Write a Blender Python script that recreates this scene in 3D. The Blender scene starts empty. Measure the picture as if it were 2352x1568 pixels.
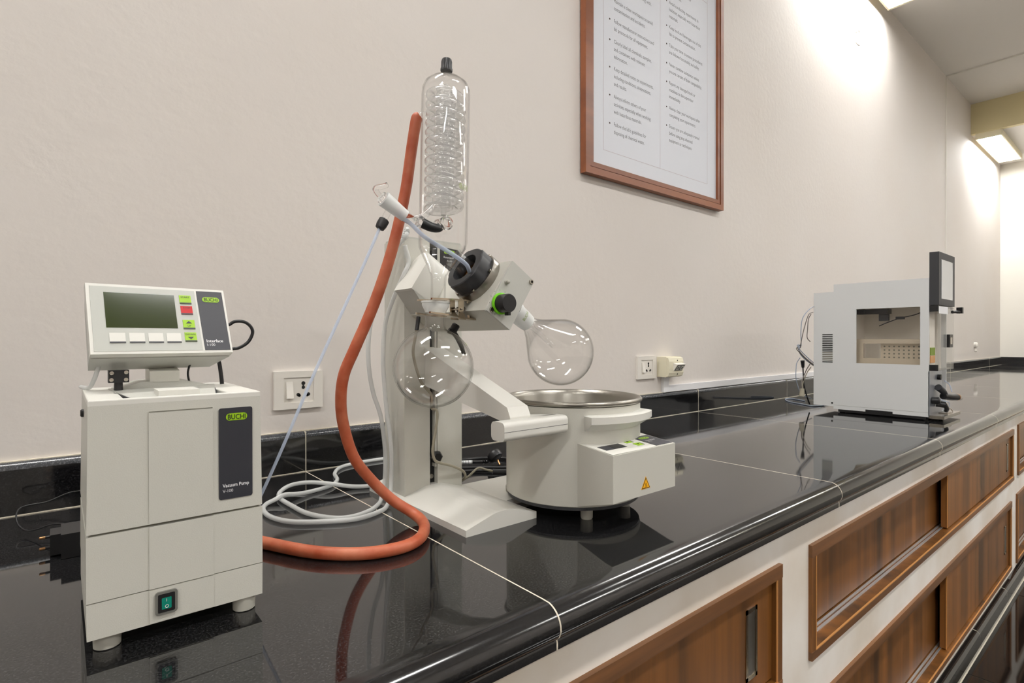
import bpy, bmesh, math, random
from mathutils import Vector, Matrix

random.seed(7)
scene = bpy.context.scene
COL = scene.collection
PI = math.pi

# ------------------------------------------------------------------ camera
# x runs along the wall, y = 0 is the wall (room at y < 0), z = 0 is the top of the worktop
cam_d = bpy.data.cameras.new('camera')
cam = bpy.data.objects.new('camera', cam_d)
COL.objects.link(cam)
cam_d.sensor_width = 36.0
cam_d.lens = 36.0 * 1254.0 / 2352.0
cam_d.clip_start = 0.02
_v = Vector((0.63768684, 0.77028336, -0.00436331))
_r = Vector((0.77028748, -0.63769599, -0.00101228))
_u = Vector((0.00356221, 0.00271548, 0.99998997))
cam.matrix_world = Matrix(((_r.x, _u.x, -_v.x, 0.0), (_r.y, _u.y, -_v.y, -1.3533),
                           (_r.z, _u.z, -_v.z, 0.32), (0, 0, 0, 1)))
scene.camera = cam

# ------------------------------------------------------------------ world, exposure
world = bpy.data.worlds.new('world')
scene.world = world
world.use_nodes = True
world.node_tree.nodes['Background'].inputs[0].default_value = (0.9, 0.93, 1, 1)
world.node_tree.nodes['Background'].inputs[1].default_value = 0.3
scene.view_settings.view_transform = 'Standard'
scene.view_settings.look = 'None'
scene.view_settings.gamma = 1.0
scene.view_settings.use_curve_mapping = False
scene.view_settings.exposure = 0.0
LAMP = 58.0           # strength of the ceiling light diffusers
scene.cycles.max_bounces = 20
scene.cycles.transmission_bounces = 20
scene.cycles.transparent_max_bounces = 40
scene.cycles.glossy_bounces = 8
scene.cycles.diffuse_bounces = 6
scene.cycles.use_denoising = True

# ------------------------------------------------------------------ materials
def lin(c):
    out = []
    for x in c:
        x = x / 255.0
        out.append(x / 12.92 if x <= 0.04045 else ((x + 0.055) / 1.055) ** 2.4)
    return tuple(out) + (1.0,)

MATS = {}
def pm(name, rgb, rough=0.5, metal=0.0, coat=0.0, bump=None, mott=None, trans=0.0, ior=1.5, spec=None, emit=None):
    """principled material; bump=(scale, strength), mott=(scale, second colour, amount)"""
    m = bpy.data.materials.new(name)
    m.use_nodes = True
    nt = m.node_tree
    b = nt.nodes['Principled BSDF']
    b.inputs['Base Color'].default_value = lin(rgb)
    b.inputs['Roughness'].default_value = rough
    b.inputs['Metallic'].default_value = metal
    b.inputs['IOR'].default_value = ior
    b.inputs['Coat Weight'].default_value = coat
    b.inputs['Coat Roughness'].default_value = 0.06
    b.inputs['Transmission Weight'].default_value = trans
    if spec is not None:
        b.inputs['Specular IOR Level'].default_value = spec
    if emit:
        b.inputs['Emission Color'].default_value = lin(rgb)
        b.inputs['Emission Strength'].default_value = emit
    tc = nt.nodes.new('ShaderNodeTexCoord')
    if mott:
        n = nt.nodes.new('ShaderNodeTexNoise'); n.inputs['Scale'].default_value = mott[0]
        n.inputs['Detail'].default_value = 5
        rp = nt.nodes.new('ShaderNodeValToRGB')
        rp.color_ramp.elements[0].position = 0.5 - 0.5 * mott[2]
        rp.color_ramp.elements[1].position = 0.5 + 0.5 * mott[2] if len(mott) < 4 else mott[3]
        rp.color_ramp.elements[0].color = lin(rgb)
        rp.color_ramp.elements[1].color = lin(mott[1])
        nt.links.new(tc.outputs['Object'], n.inputs['Vector'])
        nt.links.new(n.outputs['Fac'], rp.inputs['Fac'])
        nt.links.new(rp.outputs['Color'], b.inputs['Base Color'])
    if bump:
        n = nt.nodes.new('ShaderNodeTexNoise'); n.inputs['Scale'].default_value = bump[0]
        n.inputs['Detail'].default_value = 6
        bp = nt.nodes.new('ShaderNodeBump'); bp.inputs['Strength'].default_value = bump[1]
        bp.inputs['Distance'].default_value = 0.004
        nt.links.new(tc.outputs['Object'], n.inputs['Vector'])
        nt.links.new(n.outputs['Fac'], bp.inputs['Height'])
        nt.links.new(bp.outputs['Normal'], b.inputs['Normal'])
    MATS[name] = m
    return m

def wood(name, c1, c2, axis, scale=1.0):
    """walnut veneer with its grain along the given axis"""
    m = bpy.data.materials.new(name); m.use_nodes = True
    nt = m.node_tree; b = nt.nodes['Principled BSDF']
    b.inputs['Roughness'].default_value = 0.38
    tc = nt.nodes.new('ShaderNodeTexCoord'); mp = nt.nodes.new('ShaderNodeMapping')
    s = [26.0 * scale] * 3; s[axis] = 1.1 * scale
    mp.inputs['Scale'].default_value = s
    n1 = nt.nodes.new('ShaderNodeTexNoise'); n1.inputs['Scale'].default_value = 1.0
    n1.inputs['Detail'].default_value = 7; n1.inputs['Roughness'].default_value = 0.62
    mp2 = nt.nodes.new('ShaderNodeMapping')
    s2 = [9.0 * scale] * 3; s2[axis] = 0.25
    mp2.inputs['Scale'].default_value = s2
    n2 = nt.nodes.new('ShaderNodeTexNoise'); n2.inputs['Scale'].default_value = 1.0
    n2.inputs['Detail'].default_value = 3
    mx = nt.nodes.new('ShaderNodeMath'); mx.operation = 'MULTIPLY_ADD'
    mx.inputs[1].default_value = 0.4
    hf = nt.nodes.new('ShaderNodeMath'); hf.operation = 'MULTIPLY'; hf.inputs[1].default_value = 0.6
    rp = nt.nodes.new('ShaderNodeValToRGB')
    rp.color_ramp.elements[0].position = 0.36; rp.color_ramp.elements[0].color = lin(c2)
    rp.color_ramp.elements[1].position = 0.62; rp.color_ramp.elements[1].color = lin(c1)
    L = nt.links.new
    L(tc.outputs['Object'], mp.inputs['Vector']); L(tc.outputs['Object'], mp2.inputs['Vector'])
    L(mp.outputs['Vector'], n1.inputs['Vector']); L(mp2.outputs['Vector'], n2.inputs['Vector'])
    L(n2.outputs['Fac'], hf.inputs[0]); L(n1.outputs['Fac'], mx.inputs[0]); L(hf.outputs[0], mx.inputs[2])
    L(mx.outputs[0], rp.inputs['Fac']); L(rp.outputs['Color'], b.inputs['Base Color'])
    MATS[name] = m
    return m

def granite(name, base, spec1, rough):
    m = bpy.data.materials.new(name); m.use_nodes = True
    nt = m.node_tree; b = nt.nodes['Principled BSDF']
    b.inputs['Roughness'].default_value = rough
    b.inputs['IOR'].default_value = 1.75
    tc = nt.nodes.new('ShaderNodeTexCoord')
    n = nt.nodes.new('ShaderNodeTexNoise'); n.inputs['Scale'].default_value = 420
    n.inputs['Detail'].default_value = 3
    rp = nt.nodes.new('ShaderNodeValToRGB')
    rp.color_ramp.elements[0].position = 0.5; rp.color_ramp.elements[0].color = lin(base)
    rp.color_ramp.elements[1].position = 0.8; rp.color_ramp.elements[1].color = lin(spec1)
    n2 = nt.nodes.new('ShaderNodeTexNoise'); n2.inputs['Scale'].default_value = 9
    n2.inputs['Detail'].default_value = 4
    mr = nt.nodes.new('ShaderNodeMapRange')
    mr.inputs['To Min'].default_value = rough * 0.7; mr.inputs['To Max'].default_value = rough * 1.5
    L = nt.links.new
    L(tc.outputs['Object'], n.inputs['Vector']); L(n.outputs['Fac'], rp.inputs['Fac'])
    L(rp.outputs['Color'], b.inputs['Base Color'])
    L(tc.outputs['Object'], n2.inputs['Vector']); L(n2.outputs['Fac'], mr.inputs['Value'])
    L(mr.outputs['Result'], b.inputs['Roughness'])
    MATS[name] = m
    return m

def thin_glass(name, edge=(0.62, 0.62, 0.60), refl=1.0, rough=0.0, power=1.0):
    """wall of a blown glass vessel: clear face-on, darker and reflecting towards its silhouette"""
    m = bpy.data.materials.new(name); m.use_nodes = True
    nt = m.node_tree; nt.nodes.clear()
    out = nt.nodes.new('ShaderNodeOutputMaterial')
    tr = nt.nodes.new('ShaderNodeBsdfTransparent'); gl = nt.nodes.new('ShaderNodeBsdfGlossy')
    gl.inputs['Roughness'].default_value = rough
    fr = nt.nodes.new('ShaderNodeMath'); fr.operation = 'POWER'; fr.inputs[1].default_value = 4.0
    fa = nt.nodes.new('ShaderNodeMath'); fa.operation = 'MULTIPLY_ADD'; fa.inputs[1].default_value = 0.6; fa.inputs[2].default_value = 0.03
    lw = nt.nodes.new('ShaderNodeLayerWeight'); lw.inputs['Blend'].default_value = 0.5
    pw = nt.nodes.new('ShaderNodeMath'); pw.operation = 'POWER'; pw.inputs[1].default_value = 7.0
    mc = nt.nodes.new('ShaderNodeMix'); mc.data_type = 'RGBA'
    mc.inputs[6].default_value = (0.997, 0.998, 0.997, 1); mc.inputs[7].default_value = edge + (1,)
    mu = nt.nodes.new('ShaderNodeMath'); mu.operation = 'MULTIPLY'; mu.inputs[1].default_value = refl
    mx = nt.nodes.new('ShaderNodeMixShader')
    L = nt.links.new
    L(lw.outputs['Facing'], pw.inputs[0]); L(pw.outputs[0], mc.inputs[0])
    L(mc.outputs[2], tr.inputs['Color']); L(lw.outputs['Facing'], fr.inputs[0]); L(fr.outputs[0], fa.inputs[0]); L(fa.outputs[0], mu.inputs[0]); L(mu.outputs[0], mx.inputs[0])
    L(tr.outputs[0], mx.inputs[1]); L(gl.outputs[0], mx.inputs[2]); L(mx.outputs[0], out.inputs['Surface'])
    MATS[name] = m
    return m

def frosted(name, rgb, density):
    """ground glass or milky tubing: part scattering, part see-through"""
    m = bpy.data.materials.new(name); m.use_nodes = True
    nt = m.node_tree; b = nt.nodes['Principled BSDF']
    b.inputs['Base Color'].default_value = lin(rgb); b.inputs['Roughness'].default_value = 0.35
    out = nt.nodes['Material Output']
    tr = nt.nodes.new('ShaderNodeBsdfTransparent'); tr.inputs['Color'].default_value = (0.97, 0.98, 0.99, 1)
    mx = nt.nodes.new('ShaderNodeMixShader'); mx.inputs[0].default_value = density
    nt.links.new(tr.outputs[0], mx.inputs[1]); nt.links.new(b.outputs[0], mx.inputs[2])
    nt.links.new(mx.outputs[0], out.inputs['Surface'])
    MATS[name] = m
    return m

WALL = pm('wall_plaster', (216, 211, 206), 0.75, bump=(38, 0.22), mott=(1.2, (212, 205, 198), 0.5))
WALL2 = pm('wall_plaster_far', (222, 219, 210), 0.75, bump=(6, 0.2))
BEAM = pm('ceiling_step_paint', (214, 202, 160), 0.7)
CEIL = pm('ceiling_paint', (226, 222, 216), 0.8, bump=(3, 0.1))
APRON = pm('bench_plaster', (238, 234, 228), 0.65, bump=(14, 0.3), mott=(3.0, (205, 190, 168), 0.3, 0.82))
GROUT = pm('grout', (214, 206, 188), 0.9, bump=(200, 0.6))
SLAB = granite('black_granite', (15, 15, 16), (70, 70, 72), 0.045)
SLAB_V = granite('black_granite_upright', (13, 13, 14), (52, 52, 54), 0.07)
NOSE = granite('black_granite_nosing', (12, 12, 13), (46, 46, 48), 0.13)
SLAB_EDGE = granite('granite_ground_edge', (42, 45, 50), (96, 100, 106), 0.22)
FLOORM = granite('black_floor_tile', (16, 14, 14), (46, 42, 40), 0.05)
WOODV = wood('walnut_vertical', (144, 92, 40), (70, 44, 20), 2)
WOODH = wood('walnut_horizontal', (136, 92, 54), (66, 42, 26), 0, 1.6)
WOODL = pm('walnut_edge_band', (204, 146, 84), 0.45)
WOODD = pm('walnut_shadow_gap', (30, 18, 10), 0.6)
FRAMEW = wood('picture_frame_wood', (142, 82, 46), (110, 60, 34), 0, 0.6)
FRAMED = pm('picture_frame_groove', (52, 26, 16), 0.5)
PAPER = pm('poster_paper', (212, 215, 222), 0.6)
PRINT = pm('print_grey', (112, 114, 118), 0.6)
RULE = pm('print_rule', (186, 172, 176), 0.6)
BUL = pm('print_bullet', (60, 36, 34), 0.6)
LABW = pm('instrument_white', (198, 197, 188), 0.42, bump=(900, 0.08))
LABW2 = pm('instrument_white_light', (214, 213, 206), 0.4)
LABG = pm('instrument_grey', (188, 188, 181), 0.45, bump=(900, 0.1))
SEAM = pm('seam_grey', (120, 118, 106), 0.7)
KEYP = pm('keypad_film', (180, 182, 175), 0.4)
CHAR = pm('charcoal_label', (46, 47, 54), 0.45)
LIME = pm('lime_green', (150, 196, 0), 0.45)
GREEN = pm('green_ring', (118, 208, 20), 0.35)
RED = pm('red_key', (196, 8, 18), 0.5)
BLACK = pm('black_plastic', (20, 20, 22), 0.4)
BLACKM = pm('black_moulding', (50, 51, 54), 0.5)
BLACKS = pm('black_text', (18, 18, 18), 0.6)
WHITET = pm('white_text', (225, 226, 228), 0.6)
LCD = pm('lcd_green', (50, 60, 26), 0.10, coat=0.5)
RUBBER = pm('red_rubber', (164, 66, 30), 0.5, bump=(60, 0.2), mott=(30, (192, 112, 80), 0.5))
SILIC = frosted('silicone_tube', (226, 228, 226), 0.62)
PTFE = frosted('blue_ptfe_tube', (206, 218, 238), 0.5)
GROUND = frosted('ground_glass', (238, 240, 238), 0.72)
STEEL = pm('stainless_steel', (176, 170, 160), 0.22, metal=1.0)
STEELB = pm('brushed_steel', (150, 146, 138), 0.33, metal=1.0)
CHROME = pm('chrome', (186, 172, 152), 0.16, metal=1.0)
ALU = pm('aluminium_track', (206, 208, 212), 0.3, metal=0.7)
FOOT = pm('grey_rubber_foot', (172, 170, 160), 0.6)
TEAL = pm('teal_rocker', (0, 128, 108), 0.25, coat=0.5)
SWGREY = pm('switch_cover', (110, 110, 104), 0.3, coat=0.5)
WARN = pm('warning_yellow', (244, 176, 0), 0.5)
SOCKET = pm('socket_white', (224, 220, 212), 0.35)
SOCKET2 = pm('socket_cream', (222, 216, 192), 0.4)
HOLE = pm('socket_hole', (22, 22, 20), 0.7)
TRUNK = pm('trunking_white', (226, 226, 228), 0.35)
CAPGREY = pm('isolator_grey', (120, 120, 116), 0.4)
BEIGE = pm('beige_cable', (158, 152, 134), 0.5)
CABG = pm('grey_blue_cable', (150, 160, 176), 0.45)
CABD = pm('grey_cable', (112, 106, 100), 0.5)
INSTR = pm('sheet_metal_white', (212, 214, 214), 0.4)
INSTIN = pm('chamber_grey', (226, 220, 210), 0.5)
INSTFR = pm('chamber_steel', (196, 184, 164), 0.35, metal=0.4)
INSTBK = pm('bare_front_plate', (150, 154, 162), 0.35, metal=0.6)
SCREEN = pm('display_face', (196, 198, 202), 0.15, coat=0.8)
BRASS = pm('brass', (170, 130, 90), 0.3, metal=1.0)
FIXT = pm('light_housing', (226, 218, 190), 0.5)
GLASS = thin_glass('vessel_glass', (0.50, 0.50, 0.47))
GLASSJ = thin_glass('jacket_glass', (0.60, 0.58, 0.56))
GLASSD = thin_glass('door_glass', (0.6, 0.6, 0.6), 0.8)
WINGL = thin_glass('window_glass', (0.45, 0.45, 0.44), 0.35)
COILG = thin_glass('coil_glass', (0.80, 0.79, 0.77), 2.6, rough=0.06)
_nt = COILG.node_tree; _o = _nt.nodes['Material Output']; _src = _o.inputs['Surface'].links[0].from_socket
_df = _nt.nodes.new('ShaderNodeBsdfDiffuse'); _df.inputs['Color'].default_value = (.9, .9, .9, 1)
_mm = _nt.nodes.new('ShaderNodeMixShader'); _mm.inputs[0].default_value = 0.11
_nt.links.new(_src, _mm.inputs[1]); _nt.links.new(_df.outputs[0], _mm.inputs[2]); _nt.links.new(_mm.outputs[0], _o.inputs['Surface'])
RODG = pm('rod_glass', (255, 255, 255), 0.0, trans=1.0, ior=1.4)
DIFF = bpy.data.materials.new('light_diffuser'); DIFF.use_nodes = True
_b = DIFF.node_tree.nodes['Principled BSDF']
_b.inputs['Base Color'].default_value = (0.9, 0.9, 0.9, 1)
_b.inputs['Emission Color'].default_value = (1.0, 0.985, 0.96, 1)
_b.inputs['Emission Strength'].default_value = LAMP

# ------------------------------------------------------------------ builders
def wpos(o):
    p = Vector((0, 0, 0))
    while o:
        p += o.location; o = o.parent
    return p

def obj(name, bm, mat, parent=None, smooth=False, label=None, bevel=0.0, seg=2):
    """link a bmesh given in world coordinates as ONE mesh object under parent"""
    if bevel > 0:
        es = [e for e in bm.edges if e.is_manifold and e.calc_face_angle(0) > 0.5]
        bmesh.ops.bevel(bm, geom=es, offset=bevel, segments=seg, affect='EDGES', profile=0.5, clamp_overlap=True)
    if parent:
        bm.transform(Matrix.Translation(-wpos(parent)))
    bmesh.ops.recalc_face_normals(bm, faces=bm.faces)
    me = bpy.data.meshes.new(name)
    bm.to_mesh(me); bm.free()
    me.materials.append(mat)
    if smooth:
        for p in me.polygons: p.use_smooth = True
        if hasattr(me, 'set_sharp_from_angle'): me.set_sharp_from_angle(angle=math.radians(38))
    o = bpy.data.objects.new(name, me)
    COL.objects.link(o)
    if smooth and bevel > 0:
        wn = o.modifiers.new('weighted_normal', 'WEIGHTED_NORMAL'); wn.keep_sharp = True; wn.weight = 100
    if parent: o.parent = parent
    if label: o['label'] = label
    return o

def recentre(o):
    """put a parentless mesh's origin at the middle of its underside"""
    vs = [v.co for v in o.data.vertices]
    c = Vector(((min(v.x for v in vs) + max(v.x for v in vs)) / 2, (min(v.y for v in vs) + max(v.y for v in vs)) / 2, min(v.z for v in vs)))
    o.data.transform(Matrix.Translation(-c)); o.location = c
    return o

def thing(name, loc, label, cat, group=None):
    o = bpy.data.objects.new(name, None)
    o.empty_display_size = 0.05
    COL.objects.link(o); o.location = loc
    o['label'] = label; o['category'] = cat
    if group: o['group'] = group
    return o

def tag(o, label, cat, group=None):
    recentre(o)
    o['label'] = label; o['category'] = cat
    if group: o['group'] = group
    return o

def struct(name, bm, mat, smooth=False):
    o = obj(name, bm, mat, None, smooth); o['kind'] = 'structure'; return o

def B(): return bmesh.new()

def box(bm, x0, x1, y0, y1, z0, z1, M=None):
    vs = [bm.verts.new(Vector(c)) for c in ((x0, y0, z0), (x1, y0, z0), (x1, y1, z0), (x0, y1, z0), (x0, y0, z1), (x1, y0, z1), (x1, y1, z1), (x0, y1, z1))]
    for f in ((0, 3, 2, 1), (4, 5, 6, 7), (0, 1, 5, 4), (1, 2, 6, 5), (2, 3, 7, 6), (3, 0, 4, 7)):
        bm.faces.new([vs[i] for i in f])
    if M:
        for v in vs: v.co = M @ v.co
    return bm

def prism(bm, poly, a0, a1, fn):
    """extrude the 2-D poly between a0 and a1; fn(u, v, a) -> point"""
    A = [bm.verts.new(Vector(fn(u, v, a0))) for u, v in poly]
    C = [bm.verts.new(Vector(fn(u, v, a1))) for u, v in poly]
    n = len(poly)
    bm.faces.new(A); bm.faces.new(C[::-1])
    for i in range(n):
        bm.faces.new((A[i], C[i], C[(i + 1) % n], A[(i + 1) % n]))
    return bm
XZ = lambda u, v, a: (u, a, v)      # profile in x-z, extruded along y
YZ = lambda u, v, a: (a, u, v)      # profile in y-z, extruded along x
XY = lambda u, v, a: (u, v, a)

def hexa(bm, pts):
    vs = [bm.verts.new(Vector(p)) for p in pts]
    for f in ((0, 3, 2, 1), (4, 5, 6, 7), (0, 1, 5, 4), (1, 2, 6, 5), (2, 3, 7, 6), (3, 0, 4, 7)):
        bm.faces.new([vs[i] for i in f])
    return bm

def lathe(bm, prof, seg=48, M=Matrix.Identity(4), off=None, cap0=True, cap1=True):
    """prof = [(radius, height)]; off = optional (x, y) shift per ring"""
    rings = []
    for k, (r, z) in enumerate(prof):
        ox, oy = off[k] if off else (0, 0)
        if r < 1e-6:
            rings.append([bm.verts.new(M @ Vector((ox, oy, z)))])
        else:
            rings.append([bm.verts.new(M @ Vector((ox + r * math.cos(2 * PI * i / seg), oy + r * math.sin(2 * PI * i / seg), z))) for i in range(seg)])
    for a, b in zip(rings, rings[1:]):
        for i in range(seg):
            j = (i + 1) % seg
            if len(a) == 1 and len(b) == 1: continue
            if len(a) == 1: bm.faces.new((a[0], b[j], b[i]))
            elif len(b) == 1: bm.faces.new((a[i], a[j], b[0]))
            else: bm.faces.new((a[i], a[j], b[j], b[i]))
    if cap0 and len(rings[0]) > 1: bm.faces.new(rings[0][::-1])
    if cap1 and len(rings[-1]) > 1: bm.faces.new(rings[-1])
    return bm

def spline(pts, n=8):
    P = [Vector(p) for p in pts]
    P = [P[0] * 2 - P[1]] + P + [P[-1] * 2 - P[-2]]
    out = []
    for i in range(1, len(P) - 2):
        p0, p1, p2, p3 = P[i - 1:i + 3]
        for k in range(n):
            t = k / n
            out.append(0.5 * ((2 * p1) + (p2 - p0) * t + (2 * p0 - 5 * p1 + 4 * p2 - p3) * t * t + (3 * p1 - p0 - 3 * p2 + p3) * t ** 3))
    out.append(P[-2])
    return out

def tube(bm, pts, r, seg=12, n=8, smooth=True, taper=None):
    P = spline(pts, n) if smooth else [Vector(p) for p in pts]
    T = []
    for i in range(len(P)):
        T.append((P[min(i + 1, len(P) - 1)] - P[max(i - 1, 0)]).normalized())
    up = Vector((0, 0, 1)) if abs(T[0].z) < 0.9 else Vector((1, 0, 0))
    a = T[0].cross(up).normalized()
    prev = None
    for i, (p, t) in enumerate(zip(P, T)):
        a = (a - t * a.dot(t)).normalized(); b = t.cross(a)
        rr = r if taper is None else r + (taper - r) * i / (len(P) - 1)
        ring = [bm.verts.new(p + a * rr * math.cos(2 * PI * k / seg) + b * rr * math.sin(2 * PI * k / seg)) for k in range(seg)]
        if prev:
            for k in range(seg):
                bm.faces.new((prev[k], prev[(k + 1) % seg], ring[(k + 1) % seg], ring[k]))
        else: bm.faces.new(ring[::-1])
        prev = ring
    bm.faces.new(prev)
    return bm

def axisM(p, d, up=(0, 1, 0)):
    """matrix with local z along d, origin at p"""
    z = Vector(d).normalized(); x = Vector(up).cross(z).normalized(); y = z.cross(x)
    return Matrix(((x.x, y.x, z.x, p[0]), (x.y, y.y, z.y, p[1]), (x.z, y.z, z.z, p[2]), (0, 0, 0, 1)))

def planeM(p, xdir, ydir):
    x = Vector(xdir).normalized(); y = Vector(ydir).normalized(); z = x.cross(y).normalized()
    return Matrix(((x.x, y.x, z.x, p[0]), (x.y, y.y, z.y, p[1]), (x.z, y.z, z.z, p[2]), (0, 0, 0, 1)))

def text_bm(bm, s, size, M, sx=1.0, align='LEFT', bold=0.0):
    """lettering as flat geometry in the local x-y plane of M"""
    cu = bpy.data.curves.new('t', 'FONT'); cu.body = s; cu.size = size; cu.align_x = align
    cu.offset = bold; cu.resolution_u = 3
    ob = bpy.data.objects.new('t', cu); COL.objects.link(ob)
    dg = bpy.context.evaluated_depsgraph_get()
    me = bpy.data.meshes.new_from_object(ob.evaluated_get(dg))
    me.transform(M @ Matrix.Diagonal((sx, 1, 1, 1)))
    bm.from_mesh(me)
    bpy.data.meshes.remove(me); bpy.data.objects.remove(ob); bpy.data.curves.remove(cu)
    return bm

def letters(name, s, size, M, mat, parent, **k):
    bm = text_bm(B(), s, size, M, **k)
    return obj(name, bm, mat, parent)

def rrect(w, h, r, n=5, cx=0, cy=0):
    out = []
    for sx, sy, a0 in ((1, 1, 0), (-1, 1, 90), (-1, -1, 180), (1, -1, 270)):
        for k in range(n + 1):
            a = math.radians(a0 + 90 * k / n)
            out.append((cx + sx * (w / 2 - r) + r * math.cos(a), cy + sy * (h / 2 - r) + r * math.sin(a)))
    return out

def slabM(bm, poly, t0, t1, M):
    return prism(bm, poly, t0, t1, lambda u, v, a: M @ Vector((u, v, a)))

def logo(M, w, h, parent, name='maker_badge'):
    """green pill with the maker's black letters, local x right, y up"""
    pill = obj(name, slabM(B(), rrect(w, h, h * 0.49, 6), 0, 0.0003, M), LIME, parent)
    letters('badge_lettering', 'BUCHI', h * 0.98, M @ Matrix.Translation((0, -h * 0.34, 0.0005)), BLACKS, pill, sx=0.82, align='CENTER', bold=h * 0.012)
    return pill

# ------------------------------------------------------------------ room shell
X0, X1, YF, ZF, ZC, ZC2, XS = -3.2, 8.96, -5.6, -0.875, 2.78, 2.465, 7.39
struct('wall_back', box(B(), X0 - .1, X1 + .1, 0, 0.12, ZF - .1, ZC + .1), WALL)
struct('wall_left', box(B(), X0 - .12, X0, YF, 0, ZF - .1, ZC + .1), WALL)
struct('wall_right', box(B(), X1, X1 + .12, YF, 0, ZF - .1, ZC + .1), WALL2)
struct('wall_front', box(B(), X0 - .1, X1 + .1, YF - .12, YF, ZF - .1, ZC + .1), WALL)
struct('ceiling', box(B(), X0 - .1, XS, YF, 0, ZC, ZC + .1), CEIL)
struct('trim_1', box(B(), XS, XS + .06, YF, 0, ZC2, ZC + .1), BEAM)
struct('trim_2', box(B(), XS + .06, X1, YF, 0, ZC2, ZC2 + .1), CEIL)
_s = B(); box(_s, 6.395, 6.41, -.006, 0, .1, ZC - .006); box(_s, 6.395, 6.41, YF, 0, ZC - .012, ZC)
struct('trim_3', _s, WALL2)
fl = struct('floor', box(B(), X0 - .1, X1 + .1, YF, 0, ZF - .1, ZF - .004), GROUT)
# polished black floor tiles, the joints of the visible row at x = 2.49 and 3.43
TW = 0.944
xs = [2.492 + TW * k for k in range(-6, 7)]
for i in range(len(xs) - 1):
    for j in range(5):
        ya, yb = -0.8885 - 0.94 * j, -0.8905 - 0.94 * (j + 1)
        o = obj('floor_tile', box(B(), xs[i] + .003, xs[i + 1] - .003, yb + .003, ya - .003, ZF - .02, ZF), FLOORM, fl)

# ceiling light fittings (surface boxes with a glowing diffuser)
def light_fitting(x0, x1, y0, y1, ztop, zbot, label):
    t = thing('ceiling_light', ((x0 + x1) / 2, (y0 + y1) / 2, ztop), label, 'ceiling light', 'surface mounted ceiling lights')
    b = B()
    box(b, x0, x1, y0, y1, zbot + .012, ztop)
    for a in ((x0, x1, y0, y0 + .012), (x0, x1, y1 - .012, y1), (x0, x0 + .02, y0 + .012, y1 - .012), (x1 - .02, x1, y0 + .012, y1 - .012)):
        box(b, *a, zbot, zbot + .012)
    obj('housing', b, FIXT, t)
    obj('diffuser', box(B(), x0 + .02, x1 - .02, y0 + .012, y1 - .012, zbot + .003, zbot + .010), DIFF, t)
    return t
light_fitting(3.33, 4.60, -.235, -.045, ZC, 2.68, 'long ceiling light cut off by the top edge of the photo, close to the wall')
light_fitting(7.36 + .05, 8.60, -.245, -.035, ZC2, 2.405, 'rectangular ceiling light glowing near the far corner, under the lower ceiling')
NEAR = 'surface mounted ceiling lights outside the photo'
for (a, b_) in ((-.72, .55),):
    l = light_fitting(a, b_, -.235, -.045, ZC, 2.68, 'ceiling light high over the bench, outside the photo'); l['group'] = NEAR
for yy in (-2.05, -4.2):
    for a in (-2.4, .6, 3.6, 6.0):
        l = light_fitting(a, a + 1.24, yy - .1, yy + .1, ZC, 2.69, 'ceiling light over the open floor behind the camera, outside the photo'); l['group'] = NEAR

# small marks on the wall: plaster ring and hook
hk = B(); tube(hk, [(4.10, -.004, 2.30), (4.12, -.012, 2.285), (4.15, -.014, 2.30), (4.155, -.014, 2.36), (4.13, -.010, 2.385), (4.11, -.004, 2.37)], .004)
tag(obj('wall_hook', hk, SOCKET, None, True), 'small white hook on the brightly lit upper wall', 'hook')
hk = B(); lathe(hk, [(0, 0), (.03, 0), (.03, .02), (.02, .03), (0, .032)], 16, axisM((7.58, 0, .252), (0, -1, 0), (0, 0, 1)))
lathe(hk, [(0, 0), (.012, 0), (.012, .02), (0, .024)], 12, axisM((7.6, 0, .19), (0, -1, 0), (0, 0, 1)))
box(hk, 7.585, 7.6, -.008, 0, .185, .25)
tag(obj('wall_hook', hk, SOCKET, None, True), 'tiny white peg low on the wall beyond the boxy instrument', 'hook')

# ------------------------------------------------------------------ bench: masonry front, worktop, backsplash
JX = [-2.9, -1.27, -.41, .457, 1.326, 2.152, 3.02, 3.89, 4.76, 5.63, 6.50, 7.37, 8.24, 8.955]
CABS = [  # x0, x1, z0, z1, split x between the two doors
    (-1.28, 1.092, -.367, -.122, -.12), (1.230, 3.572, -.367, -.120, 2.383),
    (1.230, 3.522, -.787, -.462, 2.372), (3.700, 5.95, -.366, -.112, 4.8), (3.670, 5.95, -.800, -.455, 4.8)]
bench = thing('bench_base', (1.0, -.5, ZF), 'white plastered masonry base under the black worktop, stained with rust marks', 'bench')
# front face built as piers and rails round the cupboard openings
fr = B(); YA, YB = -.86, -.80
def rail(x0, x1, z0, z1): box(fr, x0, x1, YA, YB, z0, z1)
rail(X0, 8.95, -.112, -.05)
rail(X0, -1.28, ZF, -.112); rail(1.092, 1.230, ZF, -.112); rail(5.95, 8.95, ZF, -.112)
rail(3.572, 3.670, ZF, -.112); rail(3.670, 3.700, -.455, -.112)
rail(-1.28, 1.092, -.122, -.112); rail(-1.28, 1.092, ZF, -.367)
rail(1.230, 3.572, -.120, -.112); rail(1.230, 3.572, -.462, -.367); rail(1.230, 3.572, ZF, -.787); rail(3.522, 3.572, -.787, -.462)
rail(3.700, 5.95, -.455, -.366); rail(3.670, 5.95, ZF, -.800)
obj('front_plaster', fr, APRON, bench)
obj('carcass', box(B(), X0, 8.95, -.79, -.70, ZF, -.05), WOODD, bench)
sk = thing('bench_skirting', (1.0, -.87, ZF), 'black granite skirting along the floor at the foot of the bench', 'skirting')
SX = [-2.6, -1.75, -.9, -.05, .8, 1.63, 2.19, 2.74, 3.30, 4.1, 5.0, 6.0, 7.4, 8.95]
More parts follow.
